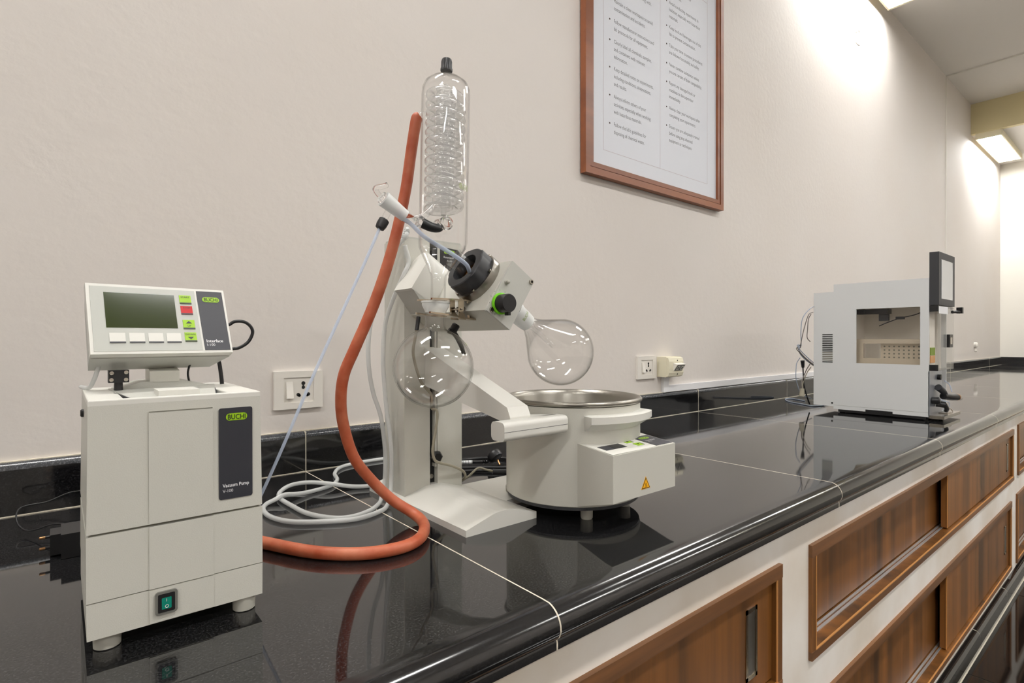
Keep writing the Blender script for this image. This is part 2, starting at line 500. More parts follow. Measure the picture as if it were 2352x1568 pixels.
for a, b_ in zip(SX, SX[1:]):
    prof = [(-.861, ZF), (-.886, ZF), (-.886, -.835), (-.883, -.824), (-.875, -.816), (-.861, -.814)]
    prof = [(y_ - (.0010 if y_ < -.862 else 0), z_ + (.0006 if z_ > -.84 else 0)) for y_, z_ in prof]
    obj('skirting_tile', prism(B(), prof, a + .002, b_ - .002, YZ), SLAB_V, sk)
gsk = B(); prism(gsk, [(-.8605, ZF - .003), (-.8862, ZF - .003), (-.8862, -.835), (-.8832, -.824), (-.8752, -.8158), (-.8605, -.8138)], -2.6, 8.95, YZ)
box(gsk, -2.6, 8.95, -.8912, -.884, ZF - .003, ZF + .0004)
obj('grout', gsk, GROUT, sk)

wt = thing('worktop', (1.0, -.45, 0), 'long polished black granite worktop with pale joints and rounded nosing', 'worktop')
def nose(zt=0.0):
    pr = [(-.0005, zt), (-.03, zt), (-.840, zt), (-.858, zt)]
    for k in range(1, 8):
        a = PI / 2 + (PI / 2) * k / 8
        pr.append((-.866 + .026 * math.cos(a), -.026 + (.026 + zt) * math.sin(a)))
    pr += [(-.892, -.028), (-.889, -.036), (-.8845, -.0405), (-.8855, -.043), (-.8855, -.052), (-.880, -.056), (-.80, -.056), (-.80, -.030), (-.0005, -.030)]
    return pr
for a, b_ in zip(JX, JX[1:]):
    so = obj('granite_slab', prism(B(), nose(), a + .0011, b_ - .0011, YZ), SLAB, wt, True)
    so.data.materials.append(NOSE)
    for f in so.data.polygons:
        if f.center.y + wpos(so).y < -.85: f.material_index = 1
for a in JX[1:-1]:
    pr = [(y - (.0002 if y < -.86 else 0), z + .0001 if z > -.02 else z) for y, z in nose()]
    obj('joint_filler', prism(B(), pr, a - .0011, a + .0011, YZ), GROUT, wt)

bs = thing('backsplash', (1.0, -.01, 0), 'low black granite upstand behind the worktop with ground grey top edge', 'backsplash')
BX = [-2.9, -1.27, .457, 2.176, 3.05, 4.76, 6.50, 8.24, 8.94]
for a, b_ in zip(BX, BX[1:]):
    obj('upstand_slab', box(B(), a + .001, b_ - .001, -.0185, 0, .001, .084), SLAB_V, bs)
    pr = [(-.0185, .084), (-.018, .0885), (-.0145, .0935), (-.009, .0965), (0, .097), (0, .084)]
    obj('upstand_edge', prism(B(), pr, a + .001, b_ - .001, YZ), SLAB_EDGE, bs, True, label='ground grey rounded top edge')
be = box(B(), 8.941, 8.9595, -.89, -.0005, .0005, .096)
tag(obj('backsplash', be, SLAB_V), 'short black upstand across the far end of the worktop', 'backsplash')
for a in BX[1:-1]: obj('joint_filler', box(B(), a - .001, a + .001, -.0188, 0, 0, .0965), GROUT, bs)
g2 = B()
random.seed(3)
x = -2.9
while x < 8.9:       # hand-run grout bead along the foot of the upstand
    w = random.uniform(.02, .06); t = random.uniform(.0012, .0024)
    box(g2, x, min(x + w, 8.94), -.0185 - t, -.017, 0, .0012 + t * .4); x += w
box(g2, -2.9, 8.94, -.006, 0, .0965, .0985)
g2o = obj('grout_bead', g2, GROUT, bs); g2o['kind'] = 'stuff'

# cupboards with sliding doors set in the bench front
CABL = ['walnut sliding-door cupboard at the bottom centre with chrome recessed pull, nearest the camera',
        'long upper walnut cupboard right of the bench pier, aluminium track in view',
        'lower walnut cupboard just above the skirting, under the long upper cupboard',
        'upper walnut cupboard cut by the right edge of the photo',
        'lower walnut cupboard cut by the right edge of the photo, above the skirting']
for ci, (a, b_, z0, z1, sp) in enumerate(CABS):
    c = thing('cupboard', ((a + b_) / 2, -.82, z0), CABL[ci], 'cupboard')
    F, K = -.868, -.80
    obj('top_frame', box(B(), a, b_, F, K, z1 - .026, z1), WOODH, c, bevel=.0015)
    obj('bottom_frame', box(B(), a, b_, F, K, z0, z0 + .018), WOODH, c, bevel=.0015)
    obj('edge_band', box(B(), a + .02, b_ - .02, F - .0006, F + .003, z0 + .018, z0 + .0205), WOODL, c)
    for s, t_ in ((a, a + .022), (b_ - .022, b_)):
        obj('side_frame', box(B(), s, t_, F + .001, K, z0 + .018, z1 - .026), WOODV, c, bevel=.0015)
        e = t_ if s == a else s
        obj('edge_band', box(B(), e - .0012, e + .0012, F, F + .003, z0 + .018, z1 - .026), WOODL, c)
    sill = z0 + .0205
    obj('sill', box(B(), a + .022, b_ - .022, F + .003, K, sill - .002, sill), WOODV, c)
    tr = B()
    box(tr, a + .022, b_ - .022, -.8410, -.8352, sill, sill + .0022)
    box(tr, a + .022, b_ - .022, -.8352, -.8345, sill - .001, sill + .0005)
    box(tr, a + .022, b_ - .022, -.8305, -.8245, sill, sill + .0018)
    obj('sliding_track', tr, ALU, c)
    zb, zt = sill + .0055, z1 - .027
    dl = obj('door', box(B(), a + .024, sp + .048, -.822, -.806, zb, zt), WOODV, c)
    dr = obj('door', box(B(), sp, b_ - .0235, -.857, -.838, zb, zt), WOODV, c)
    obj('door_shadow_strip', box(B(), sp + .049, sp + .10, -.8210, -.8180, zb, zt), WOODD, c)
    eb = B(); box(eb, sp - .0012, sp + .0016, -.8580, -.8550, zb, zt); box(eb, sp, b_ - .0235, -.8578, -.8560, zt - .003, zt)
    obj('edge_band', eb, WOODL, dr)
    for dd, hx, yy in ((dr, b_ - .105, -.857), (dl, a + .085, -.822)):
        if dd is dl and ci != 3 and ci != 4 and ci != 0: continue
        hm = B(); hz = (zb + zt) / 2
        h2 = .066; w2 = .021
        box(hm, hx - w2, hx + w2, yy - .0015, yy - .0003, hz - h2, hz - h2 + .008); box(hm, hx - w2, hx + w2, yy - .0015, yy - .0003, hz + h2 - .008, hz + h2)
        box(hm, hx - w2, hx - w2 + .007, yy - .0015, yy - .0003, hz - h2, hz + h2); box(hm, hx + w2 - .007, hx + w2, yy - .0015, yy - .0003, hz - h2, hz + h2)
        hp = obj('pull_frame', hm, CHROME, dd)
        hc = B()
        for k in range(7):
            q0, q1 = -1 + 2 * k / 7, -1 + 2 * (k + 1) / 7
            ww = w2 - .007
            f0, f1 = yy - .0008 + .0 * q0, yy - .0008
            prism(hc, [(hx + q0 * ww, yy - .0002 - .0008 * (1 - q0 * q0)), (hx + q1 * ww, yy - .0002 - .0008 * (1 - q1 * q1)), (hx + q1 * ww, yy + .0004), (hx + q0 * ww, yy + .0004)], hz - h2 + .008, hz + h2 - .008, XY)
        obj('finger_cup', hc, STEELB, hp, True)

# ------------------------------------------------------------------ wall fittings
def socket_plate(x0, x1, z0, z1, label):
    t = thing('wall_socket', ((x0 + x1) / 2, 0, z0), label, 'socket')
    w, h = x1 - x0, z1 - z0; cx, cz = (x0 + x1) / 2, (z0 + z1) / 2
    bx, bz = w * .19, h * .17
    b = B()
    for (pa, pb) in (((x0, x0 + bx), (z0, z1)), ((x1 - bx, x1), (z0, z1)), ((x0 + bx, x1 - bx), (z1 - bz, z1)), ((x0 + bx, x1 - bx), (z0, z0 + bz))):
        box(b, pa[0], pa[1], -.0105, 0, pb[0], pb[1])
    obj('cover_frame', b, SOCKET, t, bevel=.0015)
    obj('module_plate', box(B(), x0 + bx, x1 - bx, -.0075, 0, z0 + bz, z1 - bz), SOCKET, t)
    iw = w - 2 * bx; lx = x0 + bx
    rk = hexa(B(), [(lx + iw * .08, -.0100, cz - h * .20), (lx + iw * .30, -.0100, cz - h * .20), (lx + iw * .30, -.006, cz - h * .20), (lx + iw * .08, -.006, cz - h * .20),
                    (lx + iw * .08, -.0155, cz - h * .20 + .003), (lx + iw * .30, -.0155, cz - h * .20 + .003), (lx + iw * .30, -.006, cz + h * .22), (lx + iw * .08, -.006, cz + h * .22)])
    rk = B(); prism(rk, [(-.006, cz - h * .22), (-.0155, cz - h * .215), (-.0085, cz + h * .22), (-.006, cz + h * .22)], lx + iw * .08, lx + iw * .30, YZ)
    obj('rocker_switch', rk, SOCKET, t)
    hb = B()
    def hole(x, z, r): lathe(hb, [(r, 0), (r, .0012)], 14, axisM((x, -.0072, z), (0, -1, 0), (0, 0, 1)))
    ux = lx + iw * .65; r1 = h * .052
    hole(ux, cz + h * .17, r1); hole(ux, cz + h * .06, r1 * .85); box(hb, ux - r1 * .4, ux + r1 * .4, -.0082, -.007, cz + h * .06, cz + h * .17)
    for s in (-1, 1):
        hole(ux + s * iw * .17, cz - h * .13, r1 * .9); hole(ux + s * iw * .13, cz - h * .155, r1 * .7)
    obj('pin_holes', hb, HOLE, t)
    return t
socket_plate(.387, .502, .153, .2435, 'white wall socket with rocker switch behind the thin tube, between pump and evaporator')
socket_plate(1.758, 1.877, .160, .251, 'white wall socket with rocker switch right of the water bath')

iso = thing('isolator_switch', (1.95, 0, .162), 'cream surface box with grey double rocker beside the right-hand socket', 'switch')
obj('back_box', box(B(), 1.896, 2.0, -.045, 0, .164, .247), SOCKET2, iso, bevel=.002)
b = B(); prism(b, [(-.045, .166), (-.053, .168), (-.058, .182), (-.058, .228), (-.054, .242), (-.045, .245)], 1.897, 1.999, YZ)
obj('front_cover', b, SOCKET2, iso, bevel=.001)
b = B(); prism(b, [(-.057, .192), (-.060, .190), (-.078, .216), (-.057, .222)], 1.926, 1.986, YZ)
hd = obj('hood', b, SOCKET, iso)
b = B(); prism(b, [(-.0602, .1915), (-.0612, .1905), (-.0775, .2135), (-.0765, .2145)], 1.930, 1.982, YZ)
gr_ = obj('grey_rocker', b, CAPGREY, iso)
M_ = planeM((1.956, -.0694, .2015), (1, 0, 0), (0, -.577, .817))
b = B()
for cx in (-.013, .013):
    for q in ((-.008, -.006, -.009, .009), (.006, .008, -.009, .009), (-.008, .008, .007, .009), (-.008, .008, -.009, -.007)):
        box(b, cx + q[0], cx + q[1], q[2], q[3], 0, .0012, M_)
obj('rocker_outline', b, SOCKET, gr_)
b = B()
for z in (.232, .176): lathe(b, [(.0025, 0), (.0025, .001)], 10, axisM((1.956, -.0575, z), (0, -1, 0), (0, 0, 1)))
obj('screw', b, HOLE, iso)
tk = thing('cable_trunking', (2.6, 0, .0985), 'white square trunking running from the cream box along the top of the black upstand', 'trunking')
b = B(); box(b, 1.925, 1.962, -.014, 0, .0985, .163); obj('vertical_run', b, TRUNK, tk, bevel=.001)
b = B(); box(b, 1.9625, 3.6, -.012, 0, .099, .126); obj('horizontal_run', b, TRUNK, tk, bevel=.001)

# ------------------------------------------------------------------ framed rules poster
pf = thing('framed_poster', (1.9, 0, .913), 'tall framed laboratory rules poster with two columns of bullet points', 'poster')
FX0, FX1, FZ0, FZ1, fw = 1.436, 2.368, .913, 2.25, .044
def frame_ring(a, w, y0, y1):
    """four mitred lengths, inset a from the outside, w wide"""
    x0, x1, z0, z1 = FX0 + a, FX1 - a, FZ0 + a, FZ1 - a
    q = []
    q.append([(x0, z0), (x1, z0), (x1 - w, z0 + w), (x0 + w, z0 + w)])
    q.append([(x1, z0), (x1, z1), (x1 - w, z1 - w), (x1 - w, z0 + w)])
    q.append([(x1, z1), (x0, z1), (x0 + w, z1 - w), (x1 - w, z1 - w)])
    q.append([(x0, z1), (x0, z0), (x0 + w, z0 + w), (x0 + w, z1 - w)])
    return q
for k, q in enumerate(frame_ring(0, .024, 0, 0)):
    fo = obj('frame_moulding', prism(B(), q, -.030, -.004, XZ), FRAMEW, pf, bevel=.004)
for q in frame_ring(.024, .003, 0, 0): obj('frame_groove', prism(B(), q, -.022, -.004, XZ), FRAMED, pf)
for q in frame_ring(.027, .017, 0, 0): obj('inner_moulding', prism(B(), q, -.027, -.004, XZ), FRAMEW, pf, bevel=.003)
obj('backing_board', box(B(), FX0 + .01, FX1 - .01, -.006, -.0005, FZ0 + .01, FZ1 - .01), FRAMED, pf)
sheet = obj('poster_sheet', box(B(), FX0 + fw - .002, FX1 - fw + .002, -.016, -.0062, FZ0 + fw - .002, FZ1 - fw + .002), PAPER, pf)
PY = -.0163
b = B()
for a in ((1.5455, 1.5465, 1.018, 2.12), (2.2505, 2.2515, 1.018, 2.12), (1.8945, 1.8955, 1.018, 1.83), (1.5455, 2.2515, 1.0175, 1.0188), (1.5455, 2.2515, 1.829, 1.8303)):
    box(b, a[0], a[1], PY, PY + .0003, a[2], a[3])
obj('ruled_lines', b, RULE, sheet)
Lc = [(1.692, ['Know the hazards of all', 'materials you will be working with.']), (1.589, ['Maintain a clean workspace to avoid', 'contamination and accidents.']),
      (1.512, ['Follow manufacturer instructions and', 'lab protocols for all equipment.']), (1.436, ['Clearly label all chemicals, samples,', 'and containers with relevant', 'information.']),
      (1.334, ['Keep detailed notes on experiments,', 'including conditions, observations,', 'and results.']), (1.230, ['Always inform others of your', 'activities, especially when working', 'with hazardous materials.']),
      (1.125, ["Follow the lab's guidelines for", 'disposing of chemical waste.'])]
Rc = [(1.790, ['Report accident signs or', 'spills at once.']), (1.721, ['Avoid conducting experiments in', 'isolation, especially with hazardous', 'materials.']), (1.619, ['Keep food and beverages out of the', 'lab to prevent contamination.']),
      (1.543, ['Take your time to ensure procedures', 'are followed accurately and safely.']), (1.464, ['Never combine substances unless', 'you are certain of their compatibility.']),
      (1.387, ['Report any damaged tools or', 'machines to the supervisor', 'immediately.']), (1.283, ['Always clean your workspace after', 'completing your experiments.']),
      (1.206, ['Ensure you are adequately trained', 'before using any advanced', 'equipment or techniques.'])]
tb, bb = B(), B()
for (xb, xt, col) in ((1.581, 1.604, Lc), (1.940, 1.958, Rc)):
    for z, lines in col:
        if z < 1.80: lathe(bb, [(.0033, 0), (.0033, .0004)], 10, axisM((xb, PY + .0002, z), (0, -1, 0), (0, 0, 1)))
        for k, s in enumerate(lines):
            text_bm(tb, s, .0205, planeM((xt, PY, z - .006 - .0285 * k), (1, 0, 0), (0, 0, 1)), sx=.80)
obj('printed_text', tb, PRINT, sheet); obj('bullet_points', bb, BUL, sheet)

# ------------------------------------------------------------------ vacuum pump
PX0, PX1, PYF, PYB, PZ0, PZ1 = .0195, .185, -.662, -.475, .017, .2565
vp = thing('vacuum_pump', (.10, -.57, 0), 'boxy off-white vacuum pump with green rocker switch at the left of the bench', 'vacuum pump')
def pump_block(z0, z1, dx0, dx1, fy0, fy1):
    return hexa(B(), [(PX0 - dx0, PYF - fy0, z0), (PX1 + dx0, PYF - fy0, z0), (PX1 + dx0, PYB + .02, z0), (PX0 - dx0, PYB + .02, z0),
                      (PX0 - dx1, PYF - fy1, z1), (PX1 + dx1, PYF - fy1, z1), (PX1 + dx1, PYB, z1), (PX0 - dx1, PYB, z1)])
obj('base_section', pump_block(PZ0, .0535, 0.0, .0003, 0, 0), LABW, vp, True, bevel=.003, seg=3)
obj('middle_section', pump_block(.0545, .121, .0003, .0003, 0, 0), LABW, vp, True, bevel=.002, seg=3)
obj('seam_gap', box(B(), PX0 + .003, PX1 - .003, PYF + .003, PYB - .003, .05, .13), SEAM, vp)
# upper section with an open, recessed top
up = pump_block(.1235, .2525, 0, -.0015, 0, -.001)
upo = obj('upper_section', up, LABW, vp, True, bevel=.005, seg=4)
b = B()
zt = .2585
ring = [(PX0 + .003, PYF + .004, PX1 - .0035, PYB)]
x0, y0, x1, y1 = PX0 + .0015, PYF + .001, PX1 - .0015, PYB - .001
ix0, ix1, iy0, iy1 = x0 + .030, x1 - .034, y0 + .008, y1 - .02
for q in ([(x0, y0), (x1, y0), (ix1, iy0), (ix0, iy0)], [(x1, y0), (x1, y1), (ix1, iy1), (ix1, iy0)], [(x1, y1), (x0, y1), (ix0, iy1), (ix1, iy1)], [(x0, y1), (x0, y0), (ix0, iy0), (ix0, iy1)]):
    prism(b, q, .2515, zt, XY)
bmesh.ops.remove_doubles(b, verts=b.verts, dist=1e-6)
obj('top_rim', b, LABW2, vp, bevel=.0012)
tray = B()
box(tray, ix0, ix1, iy0, iy1, .2518, .2535)
obj('top_tray', tray, LABG, vp)
b = B(); hexa(b, [(.060, -.648, .2530), (.140, -.648, .2530), (.160, -.530, .2530), (.045, -.530, .2530), (.060, -.648, .2560), (.140, -.648, .2560), (.160, -.530, .2605), (.045, -.530, .2605)])
obj('tray_insert', b, LABG, vp, bevel=.0008)
b = B(); prism(b, [(.042, .2540), (.052, .2600), (.078, .2680), (.122, .2680), (.148, .2610), (.168, .2540)], -.545, -.492, XZ)
obj('tray_hump', b, LABG, vp, bevel=.0012)
b = B()
for p, q in (((.0606, -.6480), (.0475, -.5790)), ((.1394, -.6480), (.1515, -.5790))):
    d = Vector((q[0] - p[0], q[1] - p[1])).normalized(); n_ = Vector((-d.y, d.x)) * .0005
    b = B(); zq = .2590 if q[1] > -.6 else .2563
    hexa(b, [(p[0] - n_.x, p[1] - n_.y, .2550), (q[0] - n_.x, q[1] - n_.y, .2550), (q[0] + n_.x, q[1] + n_.y, .2550), (p[0] + n_.x, p[1] + n_.y, .2550),
             (p[0] - n_.x, p[1] - n_.y, .2563), (q[0] - n_.x, q[1] - n_.y, zq), (q[0] + n_.x, q[1] + n_.y, zq), (p[0] + n_.x, p[1] + n_.y, .2563)])
    obj('insert_groove', b, BLACKM, vp)
b = B(); box(b, .084, .124, -.638, -.598, .256, .263); obj('button_cap', b, LABW2, vp, True, bevel=.0045, seg=4)
# centre bulge, drawn by its shadow line, and its side creases
b = B(); prism(b, [(.072, .0545), (.133, .0545), (.133, .121), (.072, .121)], PYF - .0012, PYF + .001, XZ); obj('centre_panel', b, LABW, vp, bevel=.0006)
b = B(); prism(b, [(.072, .1238), (.133, .1238), (.133, .2425), (.072, .2425)], PYF - .0008, PYF + .001, XZ); obj('centre_panel', b, LABW, vp, bevel=.0006)
b = B(); prism(b, [(.072, .018), (.133, .018), (.133, .0532), (.072, .0532)], PYF - .0012, PYF + .001, XZ); obj('centre_panel', b, LABW, vp, bevel=.0006)
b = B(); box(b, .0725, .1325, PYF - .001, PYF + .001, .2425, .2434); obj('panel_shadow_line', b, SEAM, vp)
FM = planeM((0, PYF - .0002, 0), (1, 0, 0), (0, 0, 1))
lab = obj('name_plate', slabM(B(), rrect(.0355, .1045, .0025, 4, .1565, .189), 0, .0006, FM), CHAR, vp)
FM2 = planeM((0, PYF - .0009, 0), (1, 0, 0), (0, 0, 1))
logo(FM2 @ Matrix.Translation((.1573, .2308, 0)), .0225, .0082, lab)
letters('lettering', 'Vacuum Pump', .0056, FM2 @ Matrix.Translation((.1425, .1506, .0002)), WHITET, lab, sx=.86, bold=.0001)
letters('lettering', 'V-100', .0050, FM2 @ Matrix.Translation((.1425, .1446, .0002)), WHITET, lab, sx=.9)
sw = obj('rocker_switch', slabM(B(), rrect(.0205, .0245, .003, 4, .0872, .0378), 0, .0028, FM2), SWGREY, vp)
SM = planeM((.0872, PYF - .0037, .0378), (1, 0, 0), (0, 0, 1))
obj('switch_well', slabM(B(), rrect(.0155, .0195, .001, 2), 0, .0004, SM), BLACK, sw)
obj('rocker', slabM(B(), rrect(.0090, .0120, .0006, 2, 0, -.0004), .0003, .0010, SM), TEAL, sw)
b = B(); lathe(b, [(.0017, .0010), (.0017, .0013), (.0013, .0013), (.0013, .0010)], 20, SM @ Matrix.Translation((.0002, -.0036, 0)), cap0=False, cap1=False)
box(b, -.0002, .0002, .0015, .0045, .0010, .0013, SM)
obj('switch_marks', b, WHITET, sw)
for x_, y_ in ((.037, -.643), (.168, -.648), (.037, -.49), (.168, -.49)):
    obj('foot', lathe(B(), [(0.0105, 0.0), (.012, .001), (.0125, .017), (.0125, .0185)], 28, Matrix.Translation((x_, y_, 0))), FOOT, vp, True)
b = B(); lathe(b, [(.0, 0), (.0045, 0), (.0045, .0018), (.0035, .0030), (0, .0030)], 16, axisM((PX0 + .001, -.56, .236), (-1, 0, 0)))
obj('side_port', b, BLACK, vp, True)

# interface controller on top of the pump
ic = thing('controller_display', (.10, -.57, .2565), 'tilted off-white controller with green LCD and lime keys standing on the pump', 'controller')
ty = math.radians(5.4)
EX = Vector((math.cos(ty), math.sin(ty), 0)); tilt = math.radians(24.5)
EY = Vector((-math.sin(ty) * math.sin(tilt), math.cos(ty) * math.sin(tilt), math.cos(tilt)))
IM = planeM((.0262, -.5805, .3032), EX, EY)       # origin bottom left of the front face, local z towards the viewer
W_, H_ = .1495, .0915
b = B(); slabM(b, [(0, 0), (W_, 0), (W_, H_), (0, H_)], -.010, 0, IM)
obj('front_shell', b, LABW2, ic, True, bevel=.0022, seg=3)
b = B()
lo = [(-.0002, -.001), (W_ - .001, -.001), (W_ - .001, H_ - .001), (.001, H_ - .001)]
hi = [(.0035, .0005), (W_ - .015, .0005), (W_ - .015, H_ - .012), (.0045, H_ - .012)]
hexa(b, [IM @ Vector((u, v, -.0112)) for u, v in lo] + [IM @ Vector((u, v, -.0500)) for u, v in hi])
obj('rear_shell', b, LABG, ic, True, bevel=.0015)
kp = obj('keypad', slabM(B(), [(.0035, .0035), (.1145, .0035), (.1135, H_ - .0035), (.0035, H_ - .0035)], 0, .0005, IM), KEYP, ic)
lc = obj('lcd_screen', slabM(B(), [(.0165, .0335), (.0895, .0335), (.0895, .0800), (.0165, .0800)], .0002, .0008, IM), LCD, ic)
def key(x, z, w, h, mat, bar=True):
    k_ = obj('key', slabM(B(), [(x, z), (x + w, z), (x + w, z + h), (x, z + h)], .0004, .0011, IM), mat, ic)
    obj('key_underline', slabM(B(), [(x, z), (x + w, z), (x + w, z + .0018), (x, z + .0018)], .0010, .0014, IM), CHAR, k_)
    return k_
for k in range(4):
    kx = .0185 + .0192 * k
    key(kx, .0135, .0155, .0132, LABW2)
ks = key(.0951, .0682, .0132, .0122, LIME); letters('key_lettering', 'START', .0034, IM @ Matrix.Translation((.1017, .0765, .0014)), CHAR, ks, align='CENTER')
kt = key(.0953, .0530, .0132, .0122, RED); letters('key_lettering', 'STOP', .0034, IM @ Matrix.Translation((.1019, .0612, .0014)), CHAR, kt, align='CENTER')
ku = key(.0957, .0325, .0132, .0128, LIME); letters('key_lettering', 'UP', .0034, IM @ Matrix.Translation((.1023, .0357, .0014)), CHAR, ku, align='CENTER')
slab_ = slabM(B(), [(.0990, .0405), (.1056, .0405), (.1023, .0436)], .0012, .0015, IM); obj('key_arrow', slab_, CHAR, ku)
kd = key(.0959, .0150, .0132, .0128, LIME); letters('key_lettering', 'DOWN', .0034, IM @ Matrix.Translation((.1025, .0238, .0014)), CHAR, kd, align='CENTER')
slab_ = slabM(B(), [(.0992, .0214), (.1058, .0214), (.1025, .0182)], .0012, .0015, IM); obj('key_arrow', slab_, CHAR, kd)
npz = obj('name_plate', slabM(B(), [(.1170, .0035), (W_ - .0025, .0035), (W_ - .0030, H_ - .0035), (.1158, H_ - .0035)], 0, .0008, IM), CHAR, ic)
logo(IM @ Matrix.Translation((.1318, .0757, .0009)), .0205, .0072, npz)
letters('lettering', 'Interface', .0056, IM @ Matrix.Translation((.1195, .0140, .0011)), WHITET, npz, bold=.0001)
letters('lettering', 'I-100', .0048, IM @ Matrix.Translation((.1195, .0090, .0011)), WHITET, npz)
b = B(); hexa(b, [(.0855, -.546, .2670), (.1175, -.546, .2670), (.1150, -.500, .2670), (.0855, -.500, .2670), (.0855, -.546, .2805), (.1175, -.546, .2805), (.1150, -.500, .290), (.0855, -.500, .290)])
obj('stand_block', b, LABW, ic, bevel=.0008)
b = B(); box(b, .086, .114, -.530, -.50, .280, .300); obj('pivot_plate', b, BLACKM, ic)
cn = B(); box(cn, .0435, .0635, -.560, -.545, .2690, .2835); lathe(cn, [(.0042, 0), (.0048, .012), (.0040, .013)], 16, axisM((.0535, -.5525, .270), (0, 0, -1)))
cno = obj('cable_gland', cn, BLACK, ic, True, bevel=.001)
for x_, z_ in ((.0465, .2805), (.0605, .2810), (.0462, .2725), (.0603, .2725)):
    obj('screw', lathe(B(), [(0, 0), (.0020, 0), (.0022, .0015), (0, .0022)], 12, axisM((x_, -.5600, z_), (0, -1, 0), (0, 0, 1))), STEEL, cno, True)
b = B(); tube(b, [(.172, -.535, .3385), (.1789, -.53, .3404), (.186, -.53, .3447), (.1975, -.53, .3443), (.206, -.53, .3378), (.2083, -.53, .3286), (.2026, -.53, .3164), (.1914, -.53, .3086), (.1821, -.53, .3069), (.174, -.53, .305)], .0022)
obj('cable', b, BLACK, ic, True)
b = B(); tube(b, [(.164, -.535, .292), (.1664, -.53, .2871), (.1685, -.53, .271), (.1695, -.53, .2595)], .0026); obj('cable', b, BLACK, ic, True)
b = B(); tube(b, [(.132, -.535, .290), (.1302, -.53, .2824), (.1292, -.53, .2739), (.1315, -.53, .2600)], .0013); obj('cable', b, BLACK, ic, True)
b = B(); tube(b, [(.036, -.545, .293), (.032, -.54, .276), (.027, -.52, .262), (.020, -.485, .2608)], .0024); obj('clear_tube', b, SILIC, ic, True)

# plug-in power adapter behind the pump
ad = thing('power_adapter', (.03, -.29, 0), 'black plug-in power adapter with two brass pins lying left of the pump', 'adapter')
b = B(); box(b, .000, .075, -.325, -.262, .0005, .036); obj('adapter_body', b, BLACK, ad, True, bevel=.008, seg=4)
b = B(); box(b, -.0125, .004, -.308, -.270, .0035, .0335); obj('plug_head', b, BLACK, ad, True, bevel=.003, seg=3)
for z in (.0265, .0105):
    o = obj('pin', lathe(B(), [(.0021, 0), (.0021, .006)], 12, axisM((-.012, -.289, z), (-1, 0, 0))), BLACK, ad, True)
    obj('pin_tip', lathe(B(), [(.0021, 0), (.0021, .006), (.0010, .007)], 12, axisM((-.018, -.289, z), (-1, 0, 0))), BRASS, o, True)
b = B(); tube(b, [(.10, -.08, .045), (.0281, -.09, .0454), (.0171, -.1, .0476), (.0051, -.1, .0451), (-.0185, -.1, .0365), (-.0402, -.1, .0353), (-.0530, -.105, .0335), (-.0575, -.12, .0265), (-.0542, -.14, .0150), (-.0438, -.16, .0080), (-.0299, -.18, .0120), (-.0134, -.2, .0210), (.0001, -.22, .0250), (.0133, -.25, .0290), (.0345, -.28, .0355)], .0013, 10, 6)
obj('lead', b, BLACK, ad, True)

# ------------------------------------------------------------------ rotary evaporator
rv = thing('rotary_evaporator', (.58, -.45, 0), 'off-white rotary evaporator stand with slotted column, tilted drive head and lift handle', 'rotary evaporator')
b = B(); prof = [(.503, 0), (.656, 0), (.656, .0118), (.650, .0126), (.5985, .0272), (.589, .0285), (.570, .0285), (.561, .0272), (.509, .0125), (.503, .0110)]
prism(b, prof, -.629, -.273, XZ)
obj('base_plate', b, LABW2, rv, bevel=.0006)
b = B(); prism(b, [(.655, -.545), (.655, -.395), (.86, -.395), (.86, -.525)], .0, .0122, XY)
obj('base_wing', b, LABW2, rv, bevel=.0006)
CF, CK = -.405, -.322
b = B()
prism(b, [(.514, CF), (.571, CF), (.571, CF + .03), (.589, CF + .03), (.589, CF), (.648, CF), (.648, CK), (.514, CK)], .010, .516, XY)
obj('column', b, LABW, rv, bevel=.0012)
b = B(); box(b, .5705, .5895, -.392, -.376, .012, .50); rl = obj('guide_rail', b, BLACK, rv)
b = B(); box(b, .5835, .588, -.4035, -.392, .062, .40); obj('rail_strip', b, LABW, rl)
obj('rail_screw', lathe(B(), [(0, 0), (.0048, 0), (.0048, .004), (0, .005)], 16, axisM((.580, -.392, .042), (0, -1, 0), (0, 0, 1))), STEELB, rl, True)
b = B(); box(b, .516, .646, CF + .001, CK - .002, .516, .520); obj('column_cap', b, LABG, rv, bevel=.001)
np_ = obj('name_plate', slabM(B(), [(.5955, .450), (.6455, .450), (.6455, .497), (.638, .505), (.5955, .508)], 0, .0008, planeM((0, CF - .0002, 0), (1, 0, 0), (0, 0, 1))), BLACK, rv)
CM = planeM((0, CF - .0013, 0), (1, 0, 0), (0, 0, 1))
logo(CM @ Matrix.Translation((.617, .4985, 0)), .026, .0075, np_)
letters('lettering', 'Rotavapor', .0060, CM @ Matrix.Translation((.603, .4855, .0002)), WHITET, np_)
letters('lettering', 'R-100', .0050, CM @ Matrix.Translation((.612, .4785, .0002)), WHITET, np_)
obj('name_plate', box(B(), .5760, .5880, CF - .001, CF + .0005, .458, .505), BLACK, rv)
# locking knob low in the slot
b = B(); lathe(b, [(0.010, 0), (.0125, .002), (.0125, .011), (.009, .014), (0, .014)], 6, axisM((.583, -.4035, .083), (0, -1, 0), (0, 0, 1)))
obj('lock_knob', b, BLACK, rv, bevel=.0012)
b = B(); lathe(b, [(.006, 0), (.006, .012)], 14, axisM((.583, -.392, .083), (0, -1, 0), (0, 0, 1))); obj('knob_stem', b, BLACK, rv, True)

